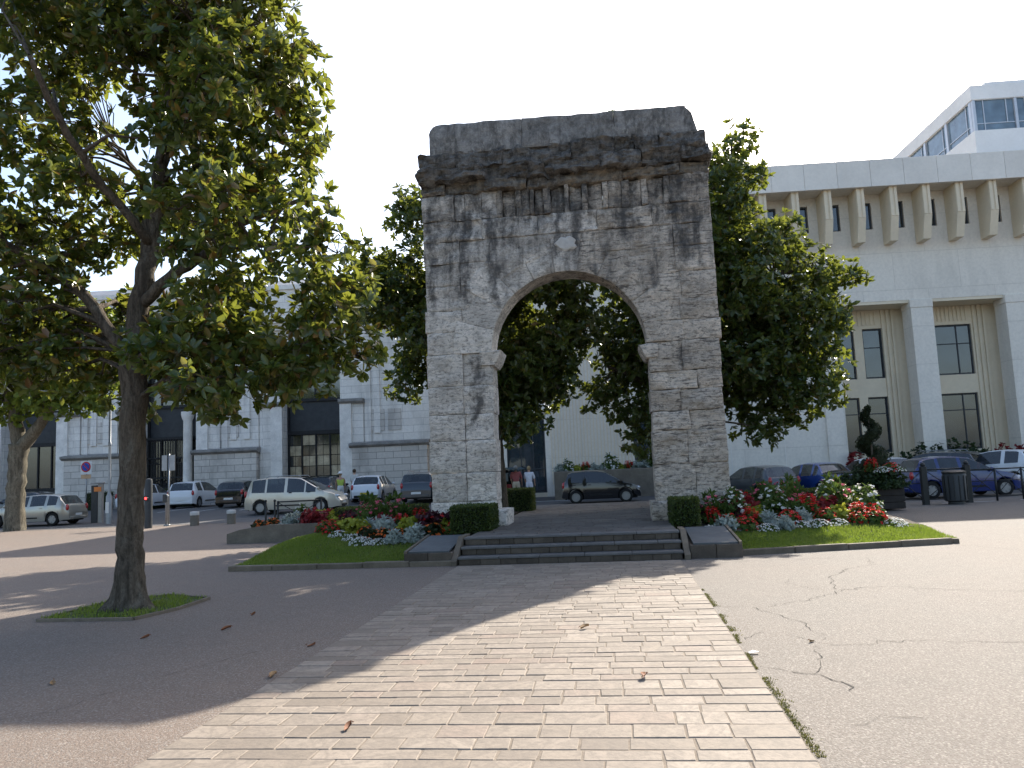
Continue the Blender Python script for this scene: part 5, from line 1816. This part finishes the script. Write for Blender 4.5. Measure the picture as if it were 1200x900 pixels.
def car(label, kind, L, W, H, color, loc, rz, plate=None, tailgate=False, name='parked_car', rack=False):
    p = PROF[kind]
    root = thing(name, label, 'car', (loc[0], loc[1], gz(loc[0], loc[1]) + .006), rz)
    r = .30 if H < 1.6 else .325
    wr_x = (.175 * L if kind != 'sedan' else .20 * L, L * .81)
    xs = set(a for a, _ in p['top']) | {p['deck'], p['rgt'], p['wst'], p['wsb']}
    for a, b in p['side']:
        xs |= {a, b}
    ra = r + .055
    for wx in wr_x:
        for k in (-1, -.86, -.5, 0, .5, .86, 1):
            xs.add((wx + ra * k) / L)
    xs = sorted(xs)
    xs2 = [xs[0]]
    for x in xs[1:]:
        if x - xs2[-1] > .006 or x == xs[-1]:
            xs2.append(x)
    xs = xs2
    rows = []
    for x in xs:
        zt = lerp_prof(p['top'], x) * H
        gh = p['deck'] < x < p['wsb']
        fr = (x - .05) / .7
        zb = (p['belt'][0] + (p['belt'][1] - p['belt'][0]) * min(1, max(0, fr))) * H
        if not gh:
            zb = zt - .03
        zb = min(zb, zt - .02)
        pl = 1.0
        if x < .10:
            pl = .84 + .16 * math.sin(min(1, (x + .012) / .112) * math.pi / 2)
        if x > .80:
            pl = .72 + .28 * math.cos(min(1, (x - .80) / .20) ** 1.8 * math.pi / 2)
        w = W / 2 * pl
        k = max(0, zt - zb) / (H * .37)
        wr = w * (.985 - .25 * min(1, k))
        zs = .21 if .06 < x < .95 else .26
        for wx in wr_x:
            d = abs(x * L - wx)
            if d < ra - 1e-4:
                zs = max(zs, r + math.sqrt(ra * ra - d * d))
        zm = max(.50, zs + .035)
        zm2 = min(zb - .02, max(zm + .03, .74 * zb + .02))
        if zm > zb - .05:
            zm = zb - .05
            zm2 = zb - .02
        zs = min(zs, zm - .01)
        half = [(w * .955, zs), (w, zm), (w * 1.0, zm2), (w * .972, zb)]
        if gh:
            half += [(wr, zt - .045 * min(1, k * 2)), (wr - .075 * min(1, k * 2 + .3), zt - .010), (wr * .5, zt + .010), (0, zt + .016)]
        else:
            half += [(w * .93, zt - .010), (w * .84, zt), (w * .45, zt + .012), (0, zt + .016)]
        rows.append((x, half))
    V = []
    nh = 8
    nrow = 2 * nh - 1
    for x, half in rows:
        X = x * L - L / 2
        for (y, z) in half:
            V.append((X, y, z))
        for (y, z) in half[-2::-1]:
            V.append((X, -y, z))
    body_f, wind = [], {}
    for i in range(len(rows) - 1):
        xm = (rows[i][0] + rows[i + 1][0]) / 2
        for k in range(nrow - 1):
            q = (i * nrow + k, (i + 1) * nrow + k, (i + 1) * nrow + k + 1, i * nrow + k + 1)
            kk = k if k < nh - 1 else nrow - 2 - k
            key = None
            if kk == 3:
                for n_, (a, b) in enumerate(p['side']):
                    if a - .001 <= xm <= b + .001:
                        key = ('side_window', n_, k < nh)
            if kk in (5, 6):
                if p['wst'] < xm < p['wsb'] - .008:
                    key = ('windscreen', 0, 0)
                elif p['deck'] + .004 < xm < p['rgt'] and not tailgate:
                    key = ('rear_window', 0, 0)
                elif tailgate and xm < p['rgt']:
                    key = ('skip',)
            if tailgate and xm < .03 and kk in (2, 3, 4):
                key = ('skip',) if kk > 2 else None
            if key is None:
                body_f.append(q)
            elif key[0] != 'skip':
                wind.setdefault(key, []).append(q)
    for i in (0, len(rows) - 1):
        q = tuple(range(i * nrow, (i + 1) * nrow))
        body_f.append(q if i else q[::-1])
    bd = MB()
    bd.v, bd.f = V, body_f
    bo = bd.build('body', color, root, True, 38)
    for key, fs in wind.items():
        used = sorted({a for q in fs for a in q})
        mp = {a: n_ for n_, a in enumerate(used)}
        wb = MB()
        wb.v = [V[a] for a in used]
        wb.f = [tuple(mp[a] for a in q) for q in fs]
        wb.build(key[0], car_glass, root, True)
    MB().box(-L / 2 + .12, L / 2 - .15, -W / 2 + .26, W / 2 - .26, .19, .45).box(-L * .10, L * .16, -W / 2 + .12, W / 2 - .12, .2, .4).build('underbody', dark_plastic, root)
    for sx in ((-.16 * L), (.04 * L)):
        for sy in (-1, 1):
            yc = sy * W * .21
            MB().cbox(sx - .07, sx + .09, yc - .24, yc + .24, .35, .86 * H * .86, .05).cbox(sx - .05, sx + .05, yc - .12, yc + .12, .75 * H, .86 * H, .04).build('seat', seat_fab, root)
    for wx in wr_x:
        for s in (-1, 1):
            wheel(root, wx - L / 2, s * (W / 2 - .115), r, s)
    for s in (-1, 1):
        MB().ball((L / 2 - .17, s * (W / 2 - .27), .42 * H + .03), .17, 12, 7, (1.0, .75, .42)).build('headlight', head_m, root, True)
        MB().ball((-L / 2 + .075, s * (W / 2 - .13), .56 * H), .14, 12, 7, (.55, .55, 1.15)).build('tail_light', tail_m, root, True)
        MB().ball((L * (p['wsb'] - .5) - .22, s * (W / 2 + .06), .66 * H), .10, 10, 6, (.6, 1.0, .75)).build('wing_mirror', color, root, True)
        for a, b in p['side'][-2:]:
            MB().cbox((a + .02 - .5) * L, (a + .02 - .5) * L + .15, s * (W / 2 - .012) - .015, s * (W / 2 - .012) + .015, .555 * H, .58 * H, .008).build('door_handle', color if H < 1.6 else dark_plastic, root)
        MB().box(-L * .16, L * .14, s * (W / 2 - .004) - .008, s * (W / 2 - .004) + .008, .36, .42).build('side_moulding', dark_plastic, root)
    MB().cbox(L / 2 - .035, L / 2 + .012, -.42, .42, .26, .37, .02).build('front_grille', dark_plastic, root)
    MB().cbox(-L / 2 - .022, -L / 2 + .04, -W * .36, W * .36, .27, .40, .02).build('rear_bumper', dark_plastic if plate is plate_y else color, root)
    MB().box(L / 2 + .013, L / 2 + .02, -.24, .24, .40, .50).build('number_plate', plate_w, root)
    MB().box(-L / 2 - .030, -L / 2 - .023, -.25, .25, .43 if not tailgate else .3, .54 if not tailgate else .4).build('number_plate', plate or plate_w, root)
    if rack:
        for s in (-1, 1):
            MB().tube([(-L * .28, s * W * .34, H - .02), (-L * .25, s * W * .34, H + .06), (L * .06, s * W * .34, H + .06), (L * .09, s * W * .34, H - .02)], .018, 6).build('roof_rail', grey_metal, root, True)
    if tailgate:
        g = MB().prism([(-L / 2 + .40, H * .97), (-L / 2 - .45, H * 1.10), (-L / 2 - .75, H * 1.02), (-L / 2 - .74, H * .99), (-L / 2 - .44, H * 1.05), (-L / 2 + .40, H * .93)], -W * .38, W * .38).build('open_tailgate', color, root)
        MB().prism([(-L / 2 + .25, H * .925), (-L / 2 - .40, H * 1.035), (-L / 2 - .40, H * 1.03), (-L / 2 + .25, H * .92)], -W * .3, W * .3).build('rear_window', car_glass, g)
        for i, (yy, cc) in enumerate(((-.4, 'luggage_red'), (.05, 'luggage_blue'), (.42, 'luggage_grey'))):
            MB().cbox(-L / 2 + .08, -L / 2 + .5, yy - .18, yy + .18, .46, .84, .05).build('luggage', mk(cc, ((.3, .05, .05), (.05, .08, .2), (.2, .2, .2))[i], .8), root)
    return root


silver = paint('paint_silver_gold', (0.36, 0.35, 0.31), .28, .7, .45)
beige = paint('paint_champagne', (0.50, 0.46, 0.38), .3, .7, .3)
white_c = paint('paint_white', (0.68, 0.69, 0.70), .3, .6)
black_c = paint('paint_black', (0.008, 0.008, 0.010), .2, .8)
navy = paint('paint_navy', (0.008, 0.024, 0.13), .25, .8)
blue_c = paint('paint_mid_blue', (0.015, 0.05, 0.22), .25, .8)
greyb = paint('paint_slate', (0.035, 0.043, 0.05), .3, .7, .2)
darkg = paint('paint_dark_green', (0.016, 0.03, 0.028), .25, .7)
darkgrey = paint('paint_dark_grey', (0.025, 0.028, 0.034), .25, .7)

car('silver hatchback glinting in the sun behind the plane tree', 'hatch', 4.25, 1.76, 1.46, silver, (-27.6, 34.9), R(184))
car('dark car parked behind the silver hatchback', 'sedan', 4.4, 1.75, 1.44, darkgrey, (-31.8, 39.6), R(184))
car('white car mostly hidden behind the magnolia trunk', 'hatch', 4.0, 1.72, 1.5, white_c, (-28.0, 44.6), R(92))
car('white hatchback parked nose to the hedge, rear lights red', 'small', 3.95, 1.73, 1.53, white_c, (-25.05, 45.0), R(92))
car('black hatchback parked beside the white hatchback', 'hatch', 4.0, 1.72, 1.46, black_c, (-21.45, 43.6), R(94))
car('champagne people carrier seen side-on with roof rails', 'mpv', 4.66, 1.84, 1.72, beige, (-15.5, 37.2), R(2), rack=True, name='people_carrier')
car('dark grey car parked behind the champagne people carrier', 'hatch', 4.0, 1.7, 1.48, darkgrey, (-16.6, 44.2), R(92))
car('white hatchback with yellow number plate near the two strolling people', 'hatch', 3.85, 1.66, 1.44, white_c, (-13.35, 42.7), R(92), plate_y)
car('dark estate car parked next to the shaded flower bed and smooth pier', 'estate', 4.4, 1.75, 1.52, greyb, (-10.2, 41.3), R(93), rack=True)
car('small black hatchback seen side-on through the arch', 'small', 3.45, 1.63, 1.46, black_c, (-0.80, 36.2), R(1), name='small_car')
car('dark car with its tailgate raised behind the man and woman', 'estate', 4.3, 1.72, 1.50, darkg, (-7.2, 38.9), R(150), tailgate=True)
car('slate grey hatchback beside the rough pier', 'hatch', 3.8, 1.62, 1.40, greyb, (5.6, 34.2), R(118), plate_y)
car('mid blue saloon with yellow plate behind the sunlit flowers', 'sedan', 4.0, 1.66, 1.42, blue_c, (7.95, 34.2), R(120), plate_y)
car('white hatchback half hidden by the spiral topiary', 'hatch', 4.0, 1.72, 1.48, white_c, (10.8, 36.4), R(118))
car('dark estate car behind the navy hatchback', 'estate', 4.5, 1.75, 1.55, darkgrey, (14.0, 37.9), R(135), rack=True)
car('white compact car with tall rear window behind the navy hatchback', 'small', 3.8, 1.66, 1.55, white_c, (16.1, 36.9), R(126))
car('navy blue hatchback seen side-on behind the black railing', 'hatch', 4.03, 1.74, 1.47, navy, (12.05, 30.7), R(7))
car('black car beyond the railing beside the white compact car', 'hatch', 4.0, 1.72, 1.48, black_c, (17.6, 33.0), R(100))


# ------------------------------------------------------------------ people
skin_m = mk('skin', (0.45, 0.27, 0.19), .6, .06, 8, .05, 40)
hair_g = mk('grey_hair', (0.22, 0.2, 0.18), .7, .2, 20, .3, 80)
hair_b = mk('brown_hair', (0.06, 0.038, 0.022), .7, .2, 20, .3, 80)
hair_y = mk('fair_hair', (0.32, 0.22, 0.11), .7, .2, 20, .3, 80)


def skin_obj(name, verts, edges, radii, mat, parent, root_i=0, sub=2):
    me = bpy.data.meshes.new(name)
    me.from_pydata(verts, edges, [])
    me.materials.append(mat)
    o = link(bpy.data.objects.new(name, me), parent)
    o.modifiers.new('skin', 'SKIN').use_smooth_shade = True
    for i, r in enumerate(radii):
        me.skin_vertices[0].data[i].radius = (r if isinstance(r, tuple) else (r, r))
    me.skin_vertices[0].data[root_i].use_root = True
    s = o.modifiers.new('sub', 'SUBSURF')
    s.levels = s.render_levels = sub
    return o


def person(label, loc, rz, h, top, legs, hair, shoes, short=False, sleeve=True, arms=(-.25, -.12), stride=.10, bend=.0, hat=None):
    k = h / 1.75
    t = thing('person', label, 'person', (loc[0], loc[1], gz(*loc) + .006), rz, None, k)
    lx = .095
    A = {}
    vs, ed, ra = [], [], []

    def v(n, p, r, par=None):
        A[n] = len(vs)
        y, z = p[1], p[2]
        if z > .98:
            y += bend * (z - .98)
        vs.append((p[0], y, z))
        ra.append(r)
        if par:
            ed.append((A[par], A[n]))
    v('pelvis', (0, 0, .95), (.150, .105))
    v('waist', (0, .0, 1.10), (.135, .095), 'pelvis')
    v('chest', (0, .01, 1.30), (.165, .11), 'waist')
    v('neckb', (0, .0, 1.46), (.075, .07), 'chest')
    v('neck', (0, .01, 1.53), .055, 'neckb')
    v('head', (0, .025, 1.63), (.078, .095), 'neck')
    v('crown', (0, .01, 1.71), (.062, .075), 'head')
    for s, nm in ((-1, 'l'), (1, 'r')):
        st = stride * s
        v('hip' + nm, (s * lx, 0, .87), .092, 'pelvis')
        v('knee' + nm, (s * (lx + .005), st * .5 + .02, .49), .060, 'hip' + nm)
        v('ankle' + nm, (s * lx, st - .01, .085), .040, 'knee' + nm)
        v('toe' + nm, (s * (lx + .02), st + .15, .035), .036, 'ankle' + nm)
        v('sh' + nm, (s * .19, .0, 1.42), .060, 'chest')
        v('el' + nm, (s * .245, arms[0] * -.4, 1.14), .042, 'sh' + nm)
        v('wr' + nm, (s * .23, -arms[1] * 1.2 + .05, .92), .029, 'el' + nm)
        v('hand' + nm, (s * .225, -arms[1] * 1.4 + .08, .84), (.020, .040), 'wr' + nm)
        for f in range(4):
            v('f%d' % f + nm, (s * .224, -arms[1] * 1.4 + .055 + f * .020, .76 + .008 * abs(f - 1.5)), .009, 'hand' + nm)
        v('th' + nm, (s * .205, -arms[1] * 1.4 + .125, .815), .010, 'hand' + nm)
    skin_obj('body', vs, ed, ra, skin_m, t, 0, 1)

    def sub(name, names, grow, mat, extra=()):
        mp = {n: i for i, n in enumerate(names)}
        vv = [vs[A[n]] for n in names]
        rr = []
        for n in names:
            r = ra[A[n]]
            g = grow
            rr.append(tuple(a + g for a in r) if isinstance(r, tuple) else r + g)
        inv = {i: n for n, i in A.items()}
        ee = [(mp[inv[a]], mp[inv[b]]) for a, b in ed if inv[a] in mp and inv[b] in mp]
        return skin_obj(name, vv, ee, rr, mat, t, 0, 2)
    sub('shirt', ['pelvis', 'waist', 'chest', 'neckb', 'shl', 'shr'] + (['ell', 'elr'] if sleeve else []), .020, top)
    vsv = ['pelvis', 'waist', 'hipl', 'hipr', 'kneel', 'kneer'] + ([] if short else ['anklel', 'ankler'])
    sub('shorts' if short else 'trousers', vsv, .016, legs)
    for s, nm in ((-1, 'l'), (1, 'r')):
        a, b = vs[A['ankle' + nm]], vs[A['toe' + nm]]
        MB().ball(((a[0] + b[0]) / 2, (a[1] + b[1]) / 2, .045), .11, 10, 6, (.48, 1.2, .42)).build('shoe', shoes, t, True)
    hc = vs[A['head']]
    hb = MB().ball((hc[0], hc[1] - .022, hc[2] + .045), .112, 12, 8, (.86, .98, .98))
    hb.build('hair', hair, t, True)
    fc = MB().ball((hc[0] - .033, hc[1] + .092, hc[2] + .012), .011, 6, 5).ball((hc[0] + .033, hc[1] + .092, hc[2] + .012), .011, 6, 5)
    fc.build('eyes', dark_plastic, t, True)
    MB().ball((hc[0], hc[1] + .105, hc[2] - .018), .018, 6, 5, (.8, 1, 1.3)).ball((hc[0] - .085, hc[1] + .01, hc[2]), .026, 6, 5, (.4, .8, 1.2)).ball((hc[0] + .085, hc[1] + .01, hc[2]), .026, 6, 5, (.4, .8, 1.2)).build('nose_and_ears', skin_m, t, True)
    if hat:
        MB().lathe([(.17, 0), (.17, .015), (.105, .03), (.10, .10), (.06, .125), (.005, .13)], (hc[0], hc[1] - .01, hc[2] + .06), 14).build('sun_hat', hat, t, True)
    return t


cl = lambda n, c: mk(n, c, .9, .1, 10, .2, 50)
person('man in faded red shirt and beige trousers standing at the raised tailgate', (-4.82, 37.6), 0, 1.76, cl('red_shirt', (.30, .09, .085)), cl('beige_trousers', (.45, .38, .28)), hair_g, dark_plastic, arms=(-.3, -.22), stride=.04)
person('woman dressed all in white standing beside the man', (-4.22, 37.8), R(-12), 1.70, cl('white_top', (.66, .66, .70)), cl('white_trousers', (.62, .63, .70)), hair_y, plate_w, arms=(-.2, -.1), stride=.05)
person('person in lime top and white shorts walking beside the white hatchback', (-14.75, 41.2), R(20), 1.70, cl('lime_top', (.45, .55, .10)), cl('white_shorts', (.66, .66, .64)), hair_y, plate_w, short=True, sleeve=False, stride=.16, hat=cl('white_hat', (.7, .7, .68)))
person('person in pale shirt walking beyond the person in lime top', (-14.45, 42.6), R(-10), 1.80, cl('pale_shirt', (.55, .54, .52)), cl('grey_trousers', (.25, .25, .26)), hair_b, dark_plastic, stride=.14)


# ------------------------------------------------------------------ street furniture
def bollard(x, y, label):
    t = thing('bollard', label, 'bollard', (x, y, 0), 0, 'short bollards at the square edge')
    MB().lathe([(.17, -.02), (.17, .40), (.165, .41)], (0, 0, 0), 20).build('shaft', concrete, t, True, 40)
    MB().lathe([(.175, .41), (.18, .43), (.18, .52), (.165, .55), (.06, .565)], (0, 0, 0), 20).build('cap', mk('pale_cap', (.48, .47, .44), .7, .1, 6), t, True, 40)


bollard(-16.9, 30.2, 'short round concrete bollard with pale cap standing nearer the red light pillar')
bollard(-15.5, 30.5, 'short round concrete bollard with pale cap standing nearer the retaining wall')

t = thing('pay_station', 'dark grey parking pillar with a panel painted as an orange sun glint on the square', 'pillar', (-24.9, 35.6, .0), R(20))
MB().cbox(-.23, .05, -.20, .20, 0, 1.80, .02).build('cabinet', anthracite, t)
MB().cbox(.055, .25, -.17, .17, 0, 1.86, .02).build('side_panel', mk('brushed_panel', (.30, .29, .27), .5, .1, 6, metallic=.4), t)
MB().box(-.1, .22, -.215, -.202, 1.5, 1.72).build('painted_glint_panel', mk('painted_sun_glint', (.65, .22, .06), .5), t)  # label panel; the orange sun glint on it is put into its colour
MB().cbox(-.26, .28, -.23, .23, 1.865, 1.94, .02).build('lid', grey_metal, t)

t = thing('red_light_pillar', 'slim dark pillar with a glowing red signal lamp', 'pillar', (-18.45, 29.5, 0))
MB().lathe([(.15, -.02), (.15, 1.85), (.13, 1.92), (.02, 1.95)], (0, 0, 0), 18).build('shaft', anthracite, t, True, 40)
MB().lathe([(.10, 0), (.10, .05), (.085, .07)], (0, -.19, 1.17), 16, 'y').build('lamp_housing', black_metal, t)
MB().ball((0, -.165, 1.17), .075, 12, 8, (1, .45, 1)).build('red_lamp', emit_mat('red_lamp_glow', (1.0, .03, .03), 4.0), t, True)

t = thing('barrier_post', 'thin grey metal post standing behind the red light pillar', 'post', (-18.4, 30.7, 0))
MB().tube([(0, 0, -.02), (0, 0, 1.15), (.05, 0, 1.25)], .05, 10).build('shaft', grey_metal, t, True)
MB().cbox(-.14, .04, -.08, .08, .95, 1.28, .02).build('head_box', anthracite, t)
MB().cbox(-.10, .14, -.06, .06, 0, .06, .01).build('foot_plate', grey_metal, t)

t = thing('sign_post', 'slim post carrying two grey sign backs above the red light pillar', 'sign', (-18.6, 31.2, 0))
MB().tube([(0, 0, -.02), (0, 0, 2.95)], .035, 8).build('pole', grey_metal, t, True)
for s in (-1, 1):
    MB().cbox(s * .16 - .12, s * .16 + .12, -.06 + s * .02, -.03 + s * .02, 2.25, 2.9, .008).build('sign_plate', grey_metal, t)

t = thing('lamp_post', 'tall thin grey lamp post rising into the foliage beside the magnolia trunk', 'lamp post', (-23.4, 34.3, 0))
MB().lathe([(.14, -.02), (.14, 1.25), (.09, 1.35), (.06, 1.5), (.055, 3.6), (.075, 3.62), (.075, 3.75), (.05, 3.78), (.045, 6.6)], (0, 0, 0), 14).build('pole', grey_metal, t, True, 40)
MB().lathe([(.05, 6.6), (.22, 6.7), (.26, 6.95), (.12, 7.1), (.02, 7.12)], (0, 0, 0), 16).build('lantern', anthracite, t, True, 40)
MB().box(-.08, .08, -.16, -.142, .5, 1.0).build('access_hatch', plate_w, t)

t = thing('no_parking_sign', 'round blue and red no-parking sign on a post before the pale building', 'sign', (-31.5, 44.0, .29))
MB().tube([(0, 0, -.02), (0, 0, 2.95)], .035, 8).build('pole', grey_metal, t, True)
MB().cbox(-.36, .36, -.06, -.04, 2.25, 3.02, .01).build('sign_board', plate_w, t)
MB().lathe([(.31, -.075), (.31, -.062)], (0, 0, 2.68), 24, 'y').build('red_ring', mk('sign_red', (.5, .02, .02), .5), t)
MB().lathe([(.235, -.085), (.235, -.076)], (0, 0, 2.68), 24, 'y').build('blue_disc', mk('sign_blue', (.02, .06, .35), .5), t)
MB().prism([(-.20, 2.86), (-.16, 2.90), (.20, 2.52), (.16, 2.48)], -.092, -.086).build('red_bar', MATS['sign_red'], t)
MB().cbox(-.32, .32, -.06, -.04, 1.98, 2.22, .01).build('orange_plate', mk('sign_plate_tan', (.55, .35, .2), .6), t)


def barrier(label, a, b, h, n, name='railing', style='loop', mid=True):
    L_ = math.dist(a, b)
    t = thing(name, label, 'railing', (a[0], a[1], gz(*a)), math.atan2(b[1] - a[1], b[0] - a[0]))
    for i in range(n):
        MB().tube([(L_ * i / (n - 1), 0, -.03), (L_ * i / (n - 1), 0, h)], .032, 8).build('post', black_metal, t, True)
    MB().tube([(0, 0, h - .03), (L_, 0, h - .03)], .024, 7).build('top_rail', black_metal, t, True)
    MB().tube([(0, 0, .16), (L_, 0, .16)], .018, 7).build('bottom_rail', black_metal, t, True)
    if mid:
        MB().tube([(0, 0, h * .62), (L_, 0, h * .62)], .014, 6).build('middle_rail', black_metal, t, True)
        for i in range(n - 1):
            x0, x1 = L_ * i / (n - 1), L_ * (i + 1) / (n - 1)
            MB().tube([(x0, 0, h - .05), (x1, 0, .2)], .013, 6).tube([(x1, 0, h - .05), (x0, 0, .2)], .013, 6).build('cross_bars', black_metal, t, True)
    return t


barrier('black metal railing section between the planter and the litter bin', (8.75, 27.3), (9.5, 26.85), 1.08, 2)
barrier('black metal railing section ending at the litter bin', (9.62, 26.8), (10.9, 27.2), 1.12, 2)
barrier('long black metal railing in front of the navy hatchback bonnet', (11.1, 27.3), (13.8, 28.0), 1.05, 4)
for i, (x, y, nm) in enumerate(((9.55, 26.75, 'stout black square post between the two short railing sections'), (11.0, 27.15, 'stout black square post beside the litter bin'))):
    t = thing('railing_post', nm, 'post', (x, y, 0))
    MB().cbox(-.09, .09, -.09, .09, -.02, 1.2, .015).build('shaft', black_metal, t)
    MB().ball((0, 0, 1.25), .08, 10, 7).build('ball_cap', black_metal, t, True)
barrier('low black metal railing behind the concrete retaining wall', (-10.6, 23.9), (-9.35, 24.3), 1.0, 2, 'railing')
for i, (x, nm) in enumerate(((-11.05, 'slim black post beside the end of the retaining wall'), (-10.75, 'slim black post next to the low railing behind the wall'))):
    t = thing('slim_post', nm, 'post', (x, 24.0, 0))
    MB().tube([(0, 0, -.02), (0, 0, .98)], .032, 8).build('shaft', black_metal, t, True)
    MB().ball((0, 0, 1.01), .045, 8, 6).build('ball_cap', black_metal, t, True)

t = thing('litter_bin', 'dark cylindrical litter bin beside the black railing', 'bin', (10.38, 26.55, 0))
MB().lathe([(.24, -.02), (.24, .08), (.33, .12), (.34, .9), (.32, .95)], (0, 0, 0), 22).build('drum', anthracite, t, True, 35)
MB().lathe([(.345, .952), (.35, 1.0), (.26, 1.05), (.23, 1.03), (.23, .97)], (0, 0, 0), 22).build('rim', black_metal, t, True, 35)
for k in range(14):
    a = 2 * math.pi * k / 14
    MB().box(-.012, .012, -.355, -.335, .14, .88).build('slat', black_metal, t).rotation_euler = (0, 0, a)

# planter with spiral topiary
t = thing('timber_planter', 'square dark planter box overflowing with greenery under the spiral topiary', 'planter', (7.45, 25.0, 0), R(8))
wood = mk('dark_planter_timber', (.035, .03, .026), .8, .25, 6, .4, 30)
for s in (-1, 1):
    for k in range(4):
        MB().cbox(-.62, .62, s * .62 - .02, s * .62 + .02, .06 + k * .19, .06 + k * .19 + .18, .008).build('board', wood, t)
        MB().cbox(s * .645 - .02, s * .645 + .02, -.60, .60, .06 + k * .19, .06 + k * .19 + .18, .008).build('board', wood, t)
MB().box(-.6, .6, -.6, .6, .05, .76).build('soil', soil_m, t)
for i, (dx, dy, r_, h_, c_) in enumerate(((-.45, -.45, .5, .55, None), (.4, -.45, .45, .5, None), (-.7, .1, .45, .35, None), (.0, -.6, .42, .4, None), (.45, .3, .4, .45, None), (-.5, -.75, .45, .1, None))):
    shrub('trailing green shrub spilling over the timber planter', 7.45 + dx, 25 + dy, .70 if i != 5 else .35, r_, h_, c_, 150, .11, 300 + i, 'planter_shrub', 'greenery of the timber planter')
for k, dx, dy in (('red_geranium', .35, -.6), ('white_alyssum', .55, -.5), ('red_geranium', .6, -.1), ('white_alyssum', .15, -.7), ('red_salvia', -.1, -.5)):
    plant(k, 7.45 + dx, 25 + dy, 1.12, 'in the timber planter', .9, rp)
tp = thing('spiral_topiary', 'dark evergreen clipped into a tall spiral above the timber planter', 'topiary', (7.55, 25.1, .75))
MB().tube([(0, 0, -.1), (.02, 0, 1.0), (0, 0, 2.3)], [.04, .03, .015], 7).build('stem', bark_m, tp, True)
_rg = np.random.default_rng(9)
hp, hr = [], []
for i in range(120):
    s = i / 119
    a = s * 2 * math.pi * 2.6 + 1.0
    rad = .30 * (1 - s) ** .8 + .05
    hp.append((rad * math.cos(a), rad * math.sin(a), .15 + 2.15 * s))
    hr.append(.21 * (1 - s) ** .6 + .07)
MB().tube(hp[::4] + [hp[-1]], [r * .75 for r in hr[::4]] + [.04], 9).build('inner_growth', mk('hedge_core', (0.02, 0.026, 0.01)), tp, True)
c_ = np.array(hp)[_rg.integers(0, 120, 2600)]
d_ = _rg.normal(size=(2600, 3))
d_ /= np.linalg.norm(d_, axis=1, keepdims=True)
rr_ = np.array(hr)[np.abs(np.subtract.outer(c_[:, 2], np.array(hp)[:, 2])).argmin(1)]
V_, F_, T_ = leaves_np(c_ + d_ * rr_[:, None] * .92, d_ + _rg.normal(0, .4, (2600, 3)), 3, .045, .012, (20, 80), _rg)
put('foliage', np_mesh('foliage', V_, F_, bed_mat('topiary_leaf', (.010, .018, .008), (.018, .032, .012), (.035, .055, .018)), T_), tp)

# fallen leaves and a scrap of paper on the ground
dry = mk('dry_leaf', (.20, .075, .03), .7, .3, 12, .2, 40)
dry2 = mk('dry_leaf_tan', (.30, .19, .09), .7, .25, 12, .2, 40)
rl = random.Random(13)
for i, (x, y, s, where) in enumerate(((-2.92, 6.46, .16, 'on the asphalt at the edge of the arch shadow'), (-4.39, 8.51, .15, 'on the shaded asphalt'), (-5.11, 8.12, .12, 'on the shaded asphalt'), (-4.78, 6.29, .13, 'on the shaded asphalt'), (-3.05, 7.61, .12, 'on the shaded asphalt'), (-4.5, 9.4, .10, 'on the shaded asphalt'), (-.42, 8.16, .15, 'on the sunlit paving'), (.11, 6.27, .16, 'on the sunlit paving'), (-1.8, 5.08, .12, 'on the sunlit paving'), (1.6, 7.45, .09, 'on the sunlit asphalt'), (3.9, 4.9, .10, 'on the sunlit asphalt'))):
    a = rl.uniform(0, 6.28)
    s *= .75
    o = thing('fallen_leaf', 'curled brown fallen leaf lying ' + where, 'leaf', (x, y, .018 if PX0 < x < PX1 else .004), a, 'fallen leaves ' + where)
    v, f = [], []
    for j in range(7):
        u = j / 6
        w = s * .24 * math.sin(math.pi * min(.97, max(.04, u ** .85)))
        zz = .014 * math.sin(u * 2.6 + i) + .008
        for kk, q in enumerate((-1, -.5, 0, .5, 1)):
            v.append(((u - .5) * s * 1.2, q * w, max(.002, zz + .018 * q * q - .005 + (0 if kk != 2 else -.006))))
    for j in range(6):
        for kk in range(4):
            f.append((j * 5 + kk, j * 5 + kk + 1, j * 5 + kk + 6, j * 5 + kk + 5))
    MB().add(v, f).build('blade', dry if i % 3 else dry2, o, True)
    MB().tube([(-s * .6, 0, .03), (-s * .75, .01, .02)], .003, 5).build('stalk', dry, o)
o = tag(put('paper_scrap', MB().add([(0, 0, .004), (.07, .01, .012), (.08, .05, .006), (.03, .06, .016), (-.01, .04, .005), (.035, .03, .02)], [(0, 1, 5), (1, 2, 5), (2, 3, 5), (3, 4, 5), (4, 0, 5)]).mesh('paper_scrap', plate_w)), 'small crumpled white paper scrap beside the walkway joint', 'litter')
o.location = (1.0, 7.0, .01)
w_ = thing('wall_weed', 'tiny weed sprouting on top of the arch', 'weed', (.35, 17.8, 9.62))
V_, F_, T_ = leaves_np(np.array([[0, 0, .02], [.03, 0, .1], [-.02, .02, .16]]), np.array([[0, 0, 1.0]] * 3), 7, .09, .02, (15, 70), _rg)
put('foliage', np_mesh('foliage', V_, F_, green_l, T_), w_)
put('stem', MB().tube([(0, 0, -.05), (.01, 0, .16)], .006, 5).mesh('stem', bark_m), w_)
